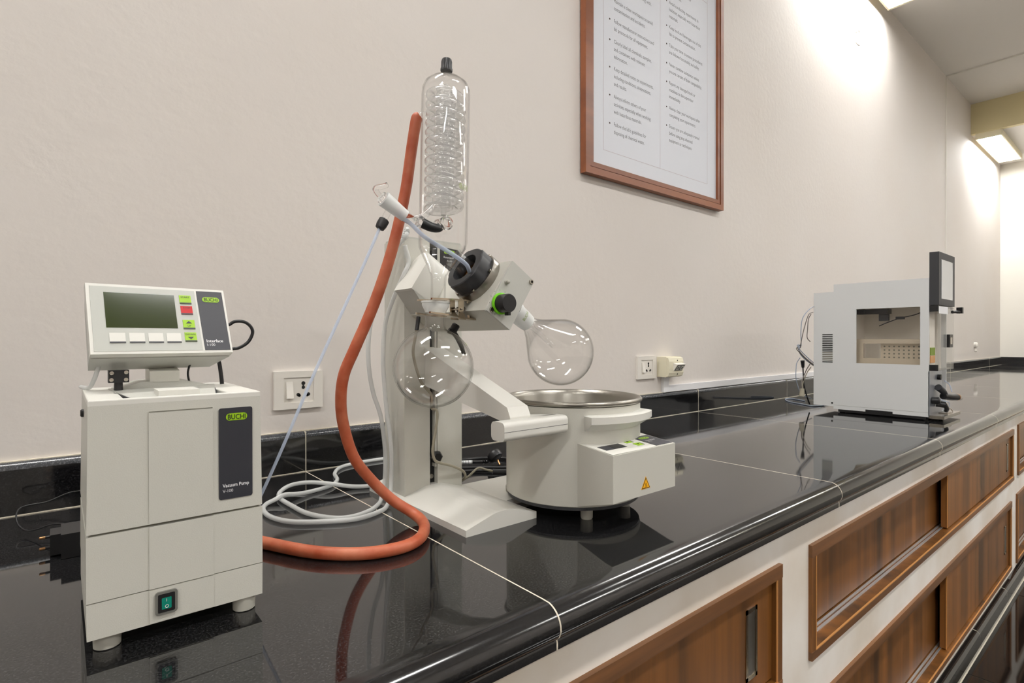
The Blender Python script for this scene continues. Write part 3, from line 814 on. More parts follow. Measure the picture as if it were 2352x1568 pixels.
# drive head: local u along the rotation axis (down to the right), w square to it
HA = math.radians(33.0)
U = Vector((math.cos(HA), 0, -math.sin(HA))); Wd = Vector((math.sin(HA), 0, math.cos(HA)))
A0 = Vector((.546, -.585, .433))
HM = Matrix(((U.x, 0, Wd.x, A0.x), (0, 1, 0, A0.y), (U.z, 0, Wd.z, A0.z), (0, 0, 0, 1)))   # local (u, y, w)
b = B(); box(b, .0207, .0795, -.061, .180, -.0650, .0355, HM)
obj('drive_head', b, LABW, rv, bevel=.0008)
b = B(); box(b, .0222, .0795, -.0655, -.061, -.0650, .0355, HM)
fp = obj('front_panel', b, LABG, rv, bevel=.0006)
AX = Matrix(((0, 0, U.x, A0.x), (1, 0, U.y, A0.y), (0, -1, U.z, A0.z), (0, 0, 0, 1)))
def uaxis(u, y=0.0, w=0.0):
    p = A0 + U * u + Wd * w + Vector((0, y, 0))
    return axisM(p, U)
# bearing flange and black combination nut
obj('bearing_flange', lathe(B(), [(.030, .006), (.0455, .006), (.0462, .010), (.0462, .0207), (.030, .0207), (.030, .006)], 56, uaxis(0), cap0=False, cap1=False), STEELB, rv, True)
b = B()
outer = []
N = 60
for i in range(N):
    a = 2 * PI * i / N
    k = (i % 10) / 10.0
    outer.append((.0405 + (.0022 if (i % 12) in (0, 1, 2) else 0), a))
Mx = uaxis(0)
rings = []
for (u, ro, sc_) in ((-.018, None, .96), (-.0165, None, 1.0), (.006, None, 1.0)):
    rings.append([b.verts.new(Mx @ Vector((r * sc_ * math.cos(a), r * sc_ * math.sin(a), u))) for r, a in outer])
inner = [[b.verts.new(Mx @ Vector((.0265 * math.cos(a), .0265 * math.sin(a), u))) for r, a in outer] for u in (.006, -.018)]
seqs = rings + inner + [rings[0]]
for p, q in zip(seqs, seqs[1:]):
    for i in range(N):
        b.faces.new((p[i], p[(i + 1) % N], q[(i + 1) % N], q[i]))
obj('combination_nut', b, BLACKM, rv, True)
obj('nut_sleeve', lathe(B(), [(.0262, .004), (.0262, .016), (.0, .016)], 40, uaxis(0), cap0=False), BRASS, rv, True)
for a in (0.4, 1.45, 2.5, 3.55, 4.6, 5.65):
    obj('flange_screw', lathe(B(), [(0, .003), (.0028, .003), (.0028, .0070)], 12, Mx @ Matrix.Translation((.0425 * math.cos(a), .0425 * math.sin(a), 0))), STEEL, rv, True)
# speed knob, button, screws on the front panel
yf = -.0655
def panel(u, w): return A0 + U * u + Wd * w + Vector((0, yf, 0))
pk = panel(.0385, -.0405)
kr = obj('dial_ring', lathe(B(), [(.0165, 0), (.0178, .001), (.0178, .0045), (.0160, .0052), (0, .0052)], 48, axisM(pk, (0, -1, 0), (0, 0, 1))), GREEN, rv, True)
kb = B(); Mk = axisM(pk + Vector((0, -.0052, 0)), (0, -1, 0), (0, 0, 1))
lathe(kb, [(.0150, 0), (.0150, .0185), (.0140, .0200), (0, .0200)], 48, Mk)
kn = obj('speed_knob', kb, BLACK, rv, True)
b = B(); kp_ = A0 + U * .050 + Wd * (-.0535) + Vector((0, yf - .0182, 0)); box(b, -.0025, .0025, -.0025, .0025, -.006, .0035, axisM(kp_, (0, -1, 0), (0, 0, 1)))
obj('pointer_lug', b, BLACK, kn, bevel=.0005)
b = B()
for k in range(9):
    a = math.radians(110 + 250 - k * 30)
    c = pk + Vector((.0212 * math.cos(math.radians(-60 + 30 * k + 90)), -.0001, .0212 * math.sin(math.radians(-60 + 30 * k + 90))))
    text_bm(b, str(k + 1), .0035, planeM(c, (1, 0, 0), (0, 0, 1)), align='CENTER')
obj('dial_numbers', b, CHAR, fp)
pb = panel(.0300, -.003)
obj('push_button', lathe(B(), [(.0040, 0), (.0040, .0015), (.0030, .002), (.0030, .0065), (.002, .0075), (0, .0078)], 20, axisM(pb, (0, -1, 0), (0, 0, 1))), FOOT, rv, True)
for u, w in ((.0290, -.0585), (.0735, .0300)):
    p = panel(u, w)
    s_ = obj('panel_screw', lathe(B(), [(0, .0012), (.0022, .0012), (.0024, .003), (.0038, .003), (.0042, .002), (.0042, 0)], 20, axisM(p, (0, -1, 0), (0, 0, 1)), cap1=False), STEEL, rv, True)
    obj('hex_recess', lathe(B(), [(.0021, 0), (.0021, .0014)], 6, axisM(p, (0, -1, 0), (0, 0, 1))), BLACK, s_)
# rounded pivot housing between head and column
b = B(); prof = []
for k in range(0, 19):
    a = math.radians(30 + 180 * k / 18)
    prof.append((.048 * math.cos(a), .048 * math.sin(a)))
prof += [(-.030, -.052), (.020, -.052)]
Mp = Matrix(((0, 0, U.x, A0.x), (1, 0, 0, A0.y), (0, 1, 0, A0.z), (0, 0, 0, 1)))
def hous(yv, wv, u): return A0 + U * u + Wd * wv + Vector((0, yv, 0))
pro = []
for k in range(17):
    a = PI * k / 16
    pro.append((.1465 + .0335 * math.cos(a), .000 + .043 * math.sin(a)))
pro += [(.113, -.046), (.180, -.046)]
prism(b, pro, -.034, .0207, lambda y_, w_, u_: hous(y_, w_, u_))
obj('pivot_housing', b, LABW2, rv, True)
b = B(); prism(b, [(-.030, -.0455), (.0207, -.0455), (.0207, -.0640)], .113, .180, lambda u, w, y: HM @ Vector((u, y, w)))
obj('housing_step', b, LABG, rv)
# clamp lever under the head and cable gland
b = B(); lathe(b, [(.0060, 0), (.0070, .002), (.0070, .013), (.005, .015), (0, .015)], 12, axisM((.5230, -.560, .3330), (.35, -.3, .8), (0, 1, 0)))
tube(b, [(.5150, -.560, .335), (.5250, -.563, .3300), (.5350, -.566, .312), (.5420, -.568, .293)], .0052, 12, 6, taper=.0035)
obj('clamp_lever', b, BLACK, rv, True)
b = B(); tube(b, [(.508, -.47, .361), (.505, -.472, .348), (.502, -.474, .336)], .0038, 12, 3); gl_ = obj('cable_gland', b, BLACK, rv, True)
b = B(); tube(b, [(.503, -.474, .338), (.500, -.470, .318), (.503, -.46, .29), (.53, -.44, .24), (.560, -.43, .21), (.5716, -.41, .183), (.5790, -.42, .1756), (.5725, -.425, .1422), (.5623, -.43, .1054), (.5653, -.432, .0837), (.5803, -.43, .0746), (.6157, -.42, .0615), (.6482, -.41, .0439), (.6700, -.385, .0230), (.6760, -.355, .0112), (.6700, -.310, .0050), (.64, -.29, .004)], .0028, 10, 6)
obj('sensor_cable', b, BEIGE, rv, True)
# lift handle: arm along the right side of the column, grip across the front
b = B()
prism(b, [(-.400, .304), (-.400, .228), (-.658, .183), (-.672, .179), (-.672, .193), (-.664, .2085)], .560, .604, YZ)
prism(b, [(.600, -.672), (.604, -.636), (.650, -.668), (.658, -.680)], .170, .1905, XY)
obj('lever_arm', b, LABW2, rv, bevel=.0025, seg=3)
b = B(); prism(b, rrect(.034, .0300, .008, 4, -.682, .1755), .5265, .665, YZ)
gp = obj('lever_grip', b, LABW2, rv, True, bevel=.0015)
obj('grip_seam', box(B(), .5262, .6652, -.6992, -.6988, .1752, .1758), CHAR, gp)

# ------------------------------------------------------------------ condenser (glass)
cd = thing('glass_condenser', (.479, -.585, .382), 'tall upright glass coil condenser with black screw cap above the evaporator', 'condenser')
ZB = .382
LM = Matrix.Translation((.4855, -.585, ZB)) @ Matrix.Rotation(math.radians(1.5), 4, 'Y')
def z_(z): return z - ZB
R1 = .0400
prof = [(.0052, z_(.764)), (.0052, z_(.7555)), (.012, z_(.7535)), (.026, z_(.7500)), (.0350, z_(.7430)), (.0392, z_(.7330)), (R1, z_(.722)), (R1, z_(.60)), (R1, z_(.480)), (.0385, z_(.470)), (.033, z_(.459)), (.025, z_(.446)), (.0165, z_(.431)), (.0128, z_(.423)), (.0122, z_(.41)), (.0122, z_(.383))]
offs = [(0, 0)] * 9 + [(-.0008, 0), (-.002, 0), (-.004, 0), (-.0062, 0), (-.007, 0), (-.007, 0), (-.007, 0)]
jk = lathe(B(), prof, 64, LM, offs, cap0=False, cap1=False)
prof_i = [(max(r - .0017, .002), z) for r, z in prof]
lathe(jk, prof_i, 64, LM, offs, cap0=False, cap1=False)
jo = obj('glass_jacket', jk, GLASSJ, cd, True)
# central tube and two cooling coils
co = B()
lathe(co, [(.0045, z_(.742)), (.0045, z_(.525))], 16, LM)
obj('inner_tube', co, COILG, cd, True)
def coil(rc, rt, z0, z1, pitch, ph):
    n = int((z1 - z0) / pitch * 26); pts = []
    for i in range(n + 1):
        t = i / n; a = ph + 2 * PI * (z1 - z0) / pitch * t
        pts.append(LM @ Vector((rc * math.cos(a), rc * math.sin(a), z_(z1 + (z0 - z1) * t))))
    return tube(B(), pts, rt, 10, smooth=False)
obj('outer_coil', coil(.0262, .0073, .530, .728, .0158, 0.6), COILG, cd, True)
obj('inner_coil', coil(.0125, .0040, .534, .735, .0100, 2.0), COILG, cd, True)
b = B(); tube(b, [(.462, -.602, .533), (.452, -.603, .523), (.442, -.600, .514), (.430, -.594, .509)], .0052); obj('coil_outlet', b, COILG, cd, True)
# black screw cap at the top
b = B(); Mc = LM @ Matrix.Translation((0, 0, z_(.7640)))
rr = []
for (r, z) in ((.0100, 0), (.0100, .004), (.0092, .0055), (.0090, .016), (.0078, .0200), (.0045, .0220)):
    rr.append([b.verts.new(Mc @ Vector(((r - (.0006 if i % 2 else 0)) * math.cos(2 * PI * i / 44), (r - (.0006 if i % 2 else 0)) * math.sin(2 * PI * i / 44), z))) for i in range(44)])
for p, q in zip(rr, rr[1:]):
    for i in range(44): b.faces.new((p[i], p[(i + 1) % 44], q[(i + 1) % 44], q[i]))
b.faces.new(rr[0][::-1]); b.faces.new(rr[-1])
obj('screw_cap', b, BLACK, cd, True)
# maker's print on the jacket
cv = B(); Cc = LM @ Vector((0, 0, z_(.566)))
ang0 = math.radians(-68)
bt = text_bm(B(), 'BUCHI', .0088, Matrix.Identity(4), sx=.8, align='CENTER')
for f in (bt,):
    for v in f.verts:
        a = ang0 + v.co.x / R1; hh = v.co.y - .003
        v.co = Cc + Vector(((R1 + .0004) * math.cos(a), (R1 + .0004) * math.sin(a), hh))
lp = obj('printed_logo', bt, pm('printed_green', (124, 150, 30), .5), cd)
bo = B(); pl = rrect(.0255, .0095, .0046, 6); pi_ = rrect(.0243, .0083, .0040, 6)
va = [[], []]
for kk, poly in enumerate((pl, pi_)):
    for (x_, y_) in poly:
        a = ang0 + x_ / R1; va[kk].append(bo.verts.new(Cc + Vector(((R1 + .0004) * math.cos(a), (R1 + .0004) * math.sin(a), y_))))
for i in range(len(pl)): bo.faces.new((va[0][i], va[0][(i + 1) % len(pl)], va[1][(i + 1) % len(pl)], va[1][i]))
obj('printed_outline', bo, MATS['printed_green'], cd)
# vapour duct from the combination nut into the condenser
b = B(); du = [A0 + U * .010, A0 + U * (-.012), A0 + U * (-.030), A0 + U * (-.046)]
lathe(b, [(.0195, .010), (.0200, -.012), (.0165, -.022), (.0150, -.034), (.0165, -.046)], 40, uaxis(0), cap0=False, cap1=False)
lathe(b, [(.0175, .010), (.0180, -.012), (.0145, -.022), (.0130, -.034), (.0145, -.046)], 40, uaxis(0), cap0=False, cap1=False)
obj('vapour_duct', b, GLASS, cd, True)
b = B()
for u_, r_ in ((-.002, .0205), (.003, .0215)):
    lathe(b, [(r_, u_), (r_ + .002, u_ + .001), (r_ + .002, u_ + .0025), (r_, u_ + .0035)], 40, uaxis(0), cap0=False, cap1=False)
obj('duct_spring', b, CHROME, cd, True)
# lower side neck, ball joint facing the room, clip
b = B(); tube(b, [(.470, -.600, .505), (.462, -.616, .501), (.4584, -.640, .4987)], .0088, 20, 5)
obj('side_neck', b, RODG, cd, True)
b = B(); lathe(b, [(.0, .004), (.006, .004), (.0085, .002), (.0110, 0), (.0110, -.003), (.0075, -.006)], 28, axisM((.4584, -.642, .4987), (-.25, -.95, .05)))
obj('ball_joint', b, RODG, cd, True)
b = B(); tube(b, [(.425, -.628, .496), (.436, -.634, .4905), (.448, -.634, .4905), (.457, -.626, .4945)], .0078, 14, 5, taper=.006); obj('joint_clip', b, BLACK, cd, True)
# stopcock with frosted barrel, handle key and side arm
b = B(); tube(b, [(.3740, -.600, .5303), (.4098, -.600, .5096)], .0122, 28, 2, False, taper=.0092); obj('stopcock_barrel', b, GROUND, cd, True)
b = B(); tube(b, [(.4090, -.600, .5100), (.4180, -.602, .5045), (.4290, -.603, .502), (.4400, -.600, .508)], .0085, 20, 5, taper=.0065); obj('stopcock_neck', b, RODG, cd, True)
b = B(); tube(b, [(.3770, -.600, .5285), (.3690, -.600, .5325), (.3640, -.600, .5375), (.3608, -.600, .5420), (.3640, -.600, .5455), (.3720, -.600, .5485), (.3800, -.600, .5520)], .0040, 16, 5)
lathe(b, [(.0085, 0), (.0095, .002), (.0085, .004)], 20, axisM((.3735, -.6, .5308), (-.866, 0, .5)))
obj('stopcock_key', b, RODG, cd, True)
b = B(); tube(b, [(.3850, -.600, .5180), (.3790, -.600, .5070), (.3735, -.600, .4965)], .0048, 16, 3); obj('side_arm', b, GLASS, cd, True)
b = B(); lathe(b, [(.0068, 0), (.0080, .001), (.0080, .010), (.0068, .0155), (.003, .016), (0, .016)], 24, axisM((.3755, -.600, .4990), (-.5, 0, -.866)))
obj('screw_cap', b, BLACK, cd, True)
b = B(); tube(b, [(.475, -.55, .700), (.4650, -.548, .6945), (.4600, -.5465, .6905)], .0042, 14, 4); obj('coolant_nipple', b, RODG, cd, True)
b = B(); tube(b, [(.400, -.595, .512), (.4173, -.603, .4990), (.4384, -.612, .4787), (.4743, -.628, .4560), (.505, -.627, .4410), (.5244, -.610, .4308), (.5400, -.598, .4230)], .0034, 12, 8)
obj('feed_tube', b, PTFE, cd, True)

# thin tube from the stopcock down behind the pump
b = B(); tube(b, [(.3665, -.600, .4835), (.3642, -.600, .4778), (.341, -.595, .4215), (.2789, -.58, .2762), (.2386, -.565, .1709), (.2127, -.55, .1026), (.200, -.535, .068), (.1865, -.515, .060)], .0022, 12, 8)
tag(obj('vacuum_tube', b, PTFE, None, True), 'thin translucent blue tube slanting from the glass stopcock down behind the pump', 'tube')

# ------------------------------------------------------------------ receiving flask and clamp
rf = thing('receiving_flask', (.469, -.585, .2085), 'round glass receiving flask hanging under the condenser, clamped at its neck', 'flask')
RC = Vector((.4695, -.585, .2740)); RR = .0655
prof = []
for k in range(0, 30):
    a = -PI / 2 + (PI / 2 + math.radians(72)) * k / 29
    prof.append((max(RR * math.cos(a), 0 if k == 0 else .001), RR * math.sin(a)))
prof += [(.0185, .0640), (.0170, .0680), (.0163, .075), (.0163, .0905)]
prof_i = [(max(r - .0018, 0), z * .974 if z < .06 else z) for r, z in prof]
Mr = Matrix.Translation(RC) @ Matrix.Rotation(math.radians(2.5), 4, 'Y')
b = lathe(B(), prof, 72, Mr, cap1=False); lathe(b, prof_i, 72, Mr, cap1=False)
obj('flask_bulb', b, GLASS, rf, True)
b = B(); lathe(b, [(.0165, .0890), (.0185, .0935), (.0222, .1005), (.0222, .1045), (.0235, .1048), (.0235, .1075), (.012, .1078)], 48, Mr)
obj('ball_socket', b, GROUND, rf, True)
bt = text_bm(B(), 'BUCHI', .0085, Matrix.Identity(4), sx=.8, align='CENTER')
for v in bt.verts:
    a = math.radians(-38) + v.co.x / RR; e = math.radians(33) + v.co.y / RR
    v.co = RC + Vector((RR * math.cos(e) * math.cos(a), RR * math.cos(e) * math.sin(a), RR * math.sin(e))) * 1.006
obj('printed_logo', bt, MATS['printed_green'], rf)

cl = thing('joint_clamp', (.50, -.585, .362), 'chrome fork clamp gripping the ball joint above the round flask', 'clamp')
def fork(z0, z1, x0, x1, ya, dz):
    """flat fork: two prongs round the joint meeting in a tail, tilted by dz from left to right"""
    m = B()
    out = [(x0, -.024), (x0 + .018, -.0255), (.500, -.0245), (.515, -.014), (x1, -.010), (x1 + .003, 0), (x1, .010), (.515, .014), (.500, .0245), (x0 + .018, .0255), (x0, .024),
           (x0, .019), (.462, .0195), (.478, .0165), (.490, .010), (.494, 0), (.490, -.010), (.478, -.0165), (.462, -.0195), (x0, -.019)]
    prism(m, out, z0, z1, lambda u, v, a: (u, -.585 + v, a + dz * (u - x0) / (x1 - x0)))
    return m
obj('upper_fork', fork(.3828, .3856, .4530, .5485, -.585, .001), CHROME, cl, True, bevel=.0006)
obj('lower_fork', fork(.3610, .3638, .4500, .5480, -.585, -.009), CHROME, cl, True, bevel=.0006)
for ys in (-.0130, .0130):
    b = B(); prism(b, rrect(.010, .024, .0045, 5, .5150, .3760), -.585 + ys - .0008, -.585 + ys + .0008, XZ); h_ = obj('hinge_ear', b, CHROME, cl, True)
    b = B(); prism(b, [(.5105, .3535), (.5265, .3525), (.5235, .3615), (.5190, .3655), (.5190, .372), (.5115, .372)], -.585 + ys * .86 - .0008, -.585 + ys * .86 + .0008, XZ); obj('hinge_web', b, CHROME, cl)
obj('hinge_pin', lathe(B(), [(0, -.0165), (.0018, -.0160), (.0018, .0160), (0, .0165)], 14, axisM((.5152, -.585, .3705), (0, -1, 0), (0, 0, 1))), STEEL, cl, True)
b = B(); sp_ = []
for i in range(90):
    a = i * .52; sp_.append((.5235 + .0038 * math.cos(a), -.5945 + .019 * i / 90, .3705 + .0038 * math.sin(a)))
tube(b, sp_, .0007, 6, smooth=False); obj('spring', b, STEELB, cl, True)
obj('screw_post', lathe(B(), [(.0032, .3530), (.0032, .3850), (.0045, .3855), (.0045, .3880), (0, .3885)], 18, Matrix.Translation((.5400, -.585, 0))), CHROME, cl, True)
obj('knurled_nut', lathe(B(), [(.0062, .3695), (.0066, .3705), (.0066, .3745), (.0062, .3755)], 24, Matrix.Translation((.5400, -.585, 0))), BRASS, cl)

# ------------------------------------------------------------------ evaporating flask
ef = thing('evaporating_flask', (.76, -.585, .232), 'pear-shaped glass flask tilted on the drive head above the water bath', 'flask')
eo = B(); uc, RE = .2545, .0655
prof = [(.0150, .152), (.0152, .157), (.0175, .163), (.0230, .173)]
for k in range(0, 7): prof.append((.0250 + (.0560 - .0250) * k / 6, .177 + (.2215 - .177) * k / 6))
for k in range(1, 24):
    a = math.radians(122) - math.radians(122) * k / 23
    prof.append((max(RE * math.sin(a), 0) if k < 23 else 0, uc + RE * math.cos(a)))
prof_i = [(max(r - .0017, 0), u if r > 0 else u - .0017) for r, u in prof]
lathe(eo, prof, 72, uaxis(0), cap0=False); lathe(eo, prof_i, 72, uaxis(0), cap0=False)
obj('flask_bulb', eo, GLASS, ef, True)
obj('ground_neck', lathe(B(), [(.0190, .1120), (.0195, .1180), (.0180, .1220), (.0172, .1420), (.0158, .1530), (.0140, .1545)], 48, uaxis(0)), GROUND, ef, True)
obj('vapour_tube', lathe(B(), [(.0048, .080), (.0048, .232), (.0034, .232), (.0034, .080)], 20, uaxis(0), cap0=False, cap1=False), GLASS, ef, True)
b = B(); lathe(b, [(.0205, .100), (.0205, .108), (.0185, .110)], 32, uaxis(0)); lathe(b, [(.0120, .0795), (.0120, .101)], 24, uaxis(0))
obj('neck_ring', b, BLACKM, ef, True)
b = B(); q0 = A0 + U * .106 + Wd * .021; tube(b, [A0 + U * .098 + Wd * .018, q0, A0 + U * .116 + Wd * .0235 + Vector((0, -.003, 0)), A0 + U * .117 + Wd * .0330 + Vector((0, -.006, 0))], .0016, 8, 4)
tube(b, [A0 + U * .110 + Wd * .024 + Vector((0, -.012, 0)), A0 + U * .117 + Wd * .034 + Vector((0, -.003, 0)), A0 + U * .120 + Wd * .040 + Vector((0, .006, 0))], .0012, 8, 4)
obj('retaining_clip', b, CHROME, ef, True)
bt = text_bm(B(), 'BUCHI', .0082, Matrix.Identity(4), sx=.8, align='CENTER')
Mn = uaxis(0)
def onneck(x_, y_):       # letters run round the neck
    a = math.radians(180) + (x_ / .0175)
    return x_, y_
vis = Vector((0 - .66, -1.353 + .585, 0)).normalized()
for v in bt.verts:
    ang = v.co.x / .0172
    dirn = (Vector((0, -1, 0)) * math.cos(ang) + Wd * math.sin(ang))
    v.co = A0 + U * (.1300 + .003 - v.co.y) + dirn * .0181
obj('printed_logo', bt, MATS['printed_green'], ef)

# ------------------------------------------------------------------ heating bath
BC = Vector((.776, -.602, 0)); RB = .130
hb = thing('heating_bath', (BC.x, BC.y, 0), 'round off-white water bath with steel rim and control box, below the tilted flask', 'water bath')
MB_ = Matrix.Translation(BC)
obj('bath_shell', lathe(B(), [(RB - .010, .026), (RB - .003, .0265), (RB, .029), (RB, .2000), (RB - .004, .2010), (RB - .0045, .03)], 96, MB_), LABW, hb, True)
obj('bath_underside', lathe(B(), [(RB - .002, .022), (RB - .002, .0275)], 64, MB_), BLACKM, hb, True)
pr = [(RB - .004, .2005), (RB + .0005, .2005)]
for k in range(0, 13):
    a = -PI / 2 + PI * 1.25 * k / 12
    pr.append((RB - .001 + .0048 * math.cos(a), .2055 + .0048 * math.sin(a)))
pr += [(RB - .010, .2000), (RB - .011, .07), (RB - .020, .058), (.05, .055), (0, .055)]
obj('steel_basin', lathe(B(), pr, 96, MB_, cap0=False), STEELB, hb, True)
# control box on the near side
xl, xr, yf_, yc_ = .6890, .8620, -.7775, -.699
b = B()
hexa(b, [(xl, yf_, .0522), (xr, yf_, .0522), (xr, yc_ + .02, .0255), (xl, yc_ + .02, .0255),
         (xl, yf_, .1302), (xr, yf_, .1308), (xr, yc_ + .02, .1415), (xl, yc_ + .02, .1415)])
cb = obj('control_box', b, LABW, hb, bevel=.0008)
ny = Vector((0, yc_ - yf_, .1388 - .1308)).normalized()
TM = planeM((xl, yf_, .1309), (1, 0, 0), ny)
TP = slabM(B(), [(.0018, .0018), (xr - xl - .0018, .0018), (xr - xl - .0018, .077), (.150, .075), (.10, .060), (.05, .063), (.0018, .077)], 0, .0006, TM)
tp = obj('control_panel', TP, LABW2, cb)
obj('display_window', slabM(B(), [(.012, .024), (.066, .024), (.066, .045), (.012, .045)], .0005, .0010, TM), CHAR, cb)
obj('display_digits', slabM(B(), [(.036, .0250), (.062, .0250), (.062, .0440), (.036, .0440)], .0009, .0013, TM), BLACK, cb)
for kx, kz, tri in ((.083, .038, 1), (.090, .0190, -1)):
    k_ = obj('key', slabM(B(), [(kx, kz), (kx + .016, kz), (kx + .016, kz + .0125), (kx, kz + .0125)], .0005, .0012, TM), LIME, cb)
    obj('key_bar', slabM(B(), [(kx + .016, kz), (kx + .0185, kz), (kx + .0185, kz + .0125), (kx + .016, kz + .0125)], .0005, .0012, TM), CHAR, cb)
    obj('key_arrow', slabM(B(), [(kx + .005, kz + .0063 - tri * .002), (kx + .011, kz + .0063 - tri * .002), (kx + .008, kz + .0063 + tri * .0028)], .0011, .0014, TM), BLACKS, cb)
pn = obj('name_plate', slabM(B(), [(.121, .0035), (xr - xl - .004, .0035), (xr - xl - .004, .060), (.121, .060)], .0006, .0011, TM), CHAR, cb)
# rest of the lettering sits straight on the box (three levels at most)
pill = obj('maker_badge', slabM(B(), rrect(.026, .0085, .0042, 6, .1420, .0470), .0010, .0014, TM), LIME, cb)
letters('badge_lettering', 'BUCHI', .0082, TM @ Matrix.Translation((.1420, .0442, .0016)), BLACKS, cb, sx=.82, align='CENTER')
letters('lettering', 'Heating Bath', .0058, TM @ Matrix.Translation((.1290, .0310, .0014)), WHITET, cb, sx=.9, bold=.0001)
letters('lettering', 'B-100', .0050, TM @ Matrix.Translation((.1290, .0245, .0014)), WHITET, cb, sx=.9)
WM = planeM((.7745, yf_ - .0002, .0635), (1, 0, 0), (0, 0, 1))
ws = obj('warning_triangle', slabM(B(), [(-.0125, -.0005), (.0125, -.0005), (0, .0205)], 0, .0004, WM), WARN, hb)
obj('triangle_border', slabM(B(), [(-.0110, .0003), (.0110, .0003), (0, .0190)], .0003, .0006, WM), BLACKS, ws)
obj('triangle_field', slabM(B(), [(-.0090, .0014), (.0090, .0014), (0, .0165)], .0005, .0008, WM), WARN, ws)
b = B(); box(b, -.0035, .0035, .0024, .0028, .0007, .0010, WM)
for x_ in (-.0018, 0, .0018):
    tube(b, [WM @ Vector((x_, .0035, .0009)), WM @ Vector((x_ + .0006, .0050, .0009)), WM @ Vector((x_ - .0006, .0070, .0009)), WM @ Vector((x_ + .0004, .0090, .0009))], .00022, 5, 3)
obj('heat_symbol', b, BLACKS, ws)
# carrying ledge on the near side of the shell
b = B(); n_ = 22
a0, a1 = math.radians(-90 - 37), math.radians(-90 + 37)
secs = []
for i in range(n_ + 1):
    a = a0 + (a1 - a0) * i / n_
    # plan of the ledge: a flatter arc in front of the shell
    c, s = math.cos(a), math.sin(a)
    ro = RB + (.0005 if i in (0, n_) else .0215)
    secs.append([(RB - .002, .1590), (ro, .1745), (ro, .1865), (RB - .002, .1885)])
rows = []
for i, sc2 in enumerate(secs):
    a = a0 + (a1 - a0) * i / n_
    rows.append([b.verts.new(BC + Vector((r * math.cos(a), r * math.sin(a), z))) for r, z in sc2])
for p, q in zip(rows, rows[1:]):
    for k in range(4): b.faces.new((p[k], p[(k + 1) % 4], q[(k + 1) % 4], q[k]))
b.faces.new(rows[0]); b.faces.new(rows[-1][::-1])
obj('carry_ledge', b, LABW2, hb, True)
for (x_, y_) in ((.7235, -.688), (.835, -.683), (.70, -.505), (.836, -.505)):
    z0_ = 0 if y_ < -.6 else .0124
    obj('foot', lathe(B(), [(.0095, z0_), (.0108, z0_ + .002), (.0112, .026)], 28, Matrix.Translation((x_, y_, 0))), FOOT, hb, True)
obj('foot_screw', lathe(B(), [(.004, .0135), (.004, .018), (.002, .018), (.002, .0225)], 14, Matrix.Translation((.768, -.690, 0))), STEEL, hb, True)
b = B(); lathe(b, [(.009, 0), (.009, .006), (.006, .010)], 18, axisM((xr, -.73, .075), (1, 0, 0))); obj('side_socket', b, BLACK, hb, True)
# plug and lead of the bath behind the column
b = B(); tube(b, [(.676, -.345, .006), (.6830, -.355, .008), (.6989, -.36, .0171), (.7228, -.36, .0300), (.7436, -.362, .0238), (.7600, -.37, .0186)], .0026, 10, 6)
obj('control_lead', b, BEIGE, hb, True)
b = B(); tube(b, [(.757, -.369, .0188), (.772, -.376, .0170), (.789, -.385, .0170), (.81, -.40, .022), (.825, -.48, .03)], .0062, 14, 4)
obj('lead_plug', b, BLACKM, hb, True)

# ------------------------------------------------------------------ hoses and cords
b = B(); tube(b, [(.4635, -.547, .6915), (.4600, -.546, .6840), (.4545, -.540, .6345), (.4463, -.535, .5679), (.43, -.53, .4892), (.4103, -.525, .4196), (.3919, -.515, .362), (.3699, -.505, .305), (.3556, -.495, .2626), (.3544, -.485, .2193), (.3636, -.475, .1742), (.3824, -.472, .12), (.4122, -.473, .0782), (.4460, -.485, .0400), (.4720, -.508, .0180), (.4750, -.5360, .0105), (.4603, -.5713, .0098), (.4316, -.6063, .0098), (.3959, -.6216, .0098), (.3506, -.6141, .0098), (.3104, -.5868, .0098), (.2756, -.543, .0098), (.2382, -.4696, .0098), (.215, -.425, .0098), (.185, -.38, .0098), (.14, -.36, .0098)], .0092, 20, 8)
tag(obj('rubber_hose', b, RUBBER, None, True), 'thick orange-red rubber hose looping from the condenser down to the worktop', 'hose')
h1 = [(.5175, -.409, .5270), (.5109, -.415, .5160), (.4990, -.385, .4843), (.4873, -.36, .4219), (.4735, -.35, .3661), (.4652, -.35, .3105), (.4669, -.35, .2593), (.476, -.35, .2117), (.490, -.352, .168), (.4985, -.352, .1108), (.5010, -.350, .0701), (.4985, -.350, .0297), (.485, -.365, .0100), (.470, -.385, .0050), (.436, -.414, .0047), (.396, -.425, .0047), (.367, -.406, .0047), (.344, -.354, .0047), (.337, -.285, .0047), (.3355, -.222, .0047), (.349, -.182, .0060), (.377, -.160, .0100), (.408, -.176, .0140), (.441, -.2150, .0137), (.480, -.240, .006), (.520, -.256, .0047), (.57, -.245, .0047)]
b = B(); tube(b, h1, .0042, 14, 8)
tag(obj('silicone_hose', b, SILIC, None, True), 'milky silicone hose whose smaller inner loop lies nearer the column on the worktop', 'hose')
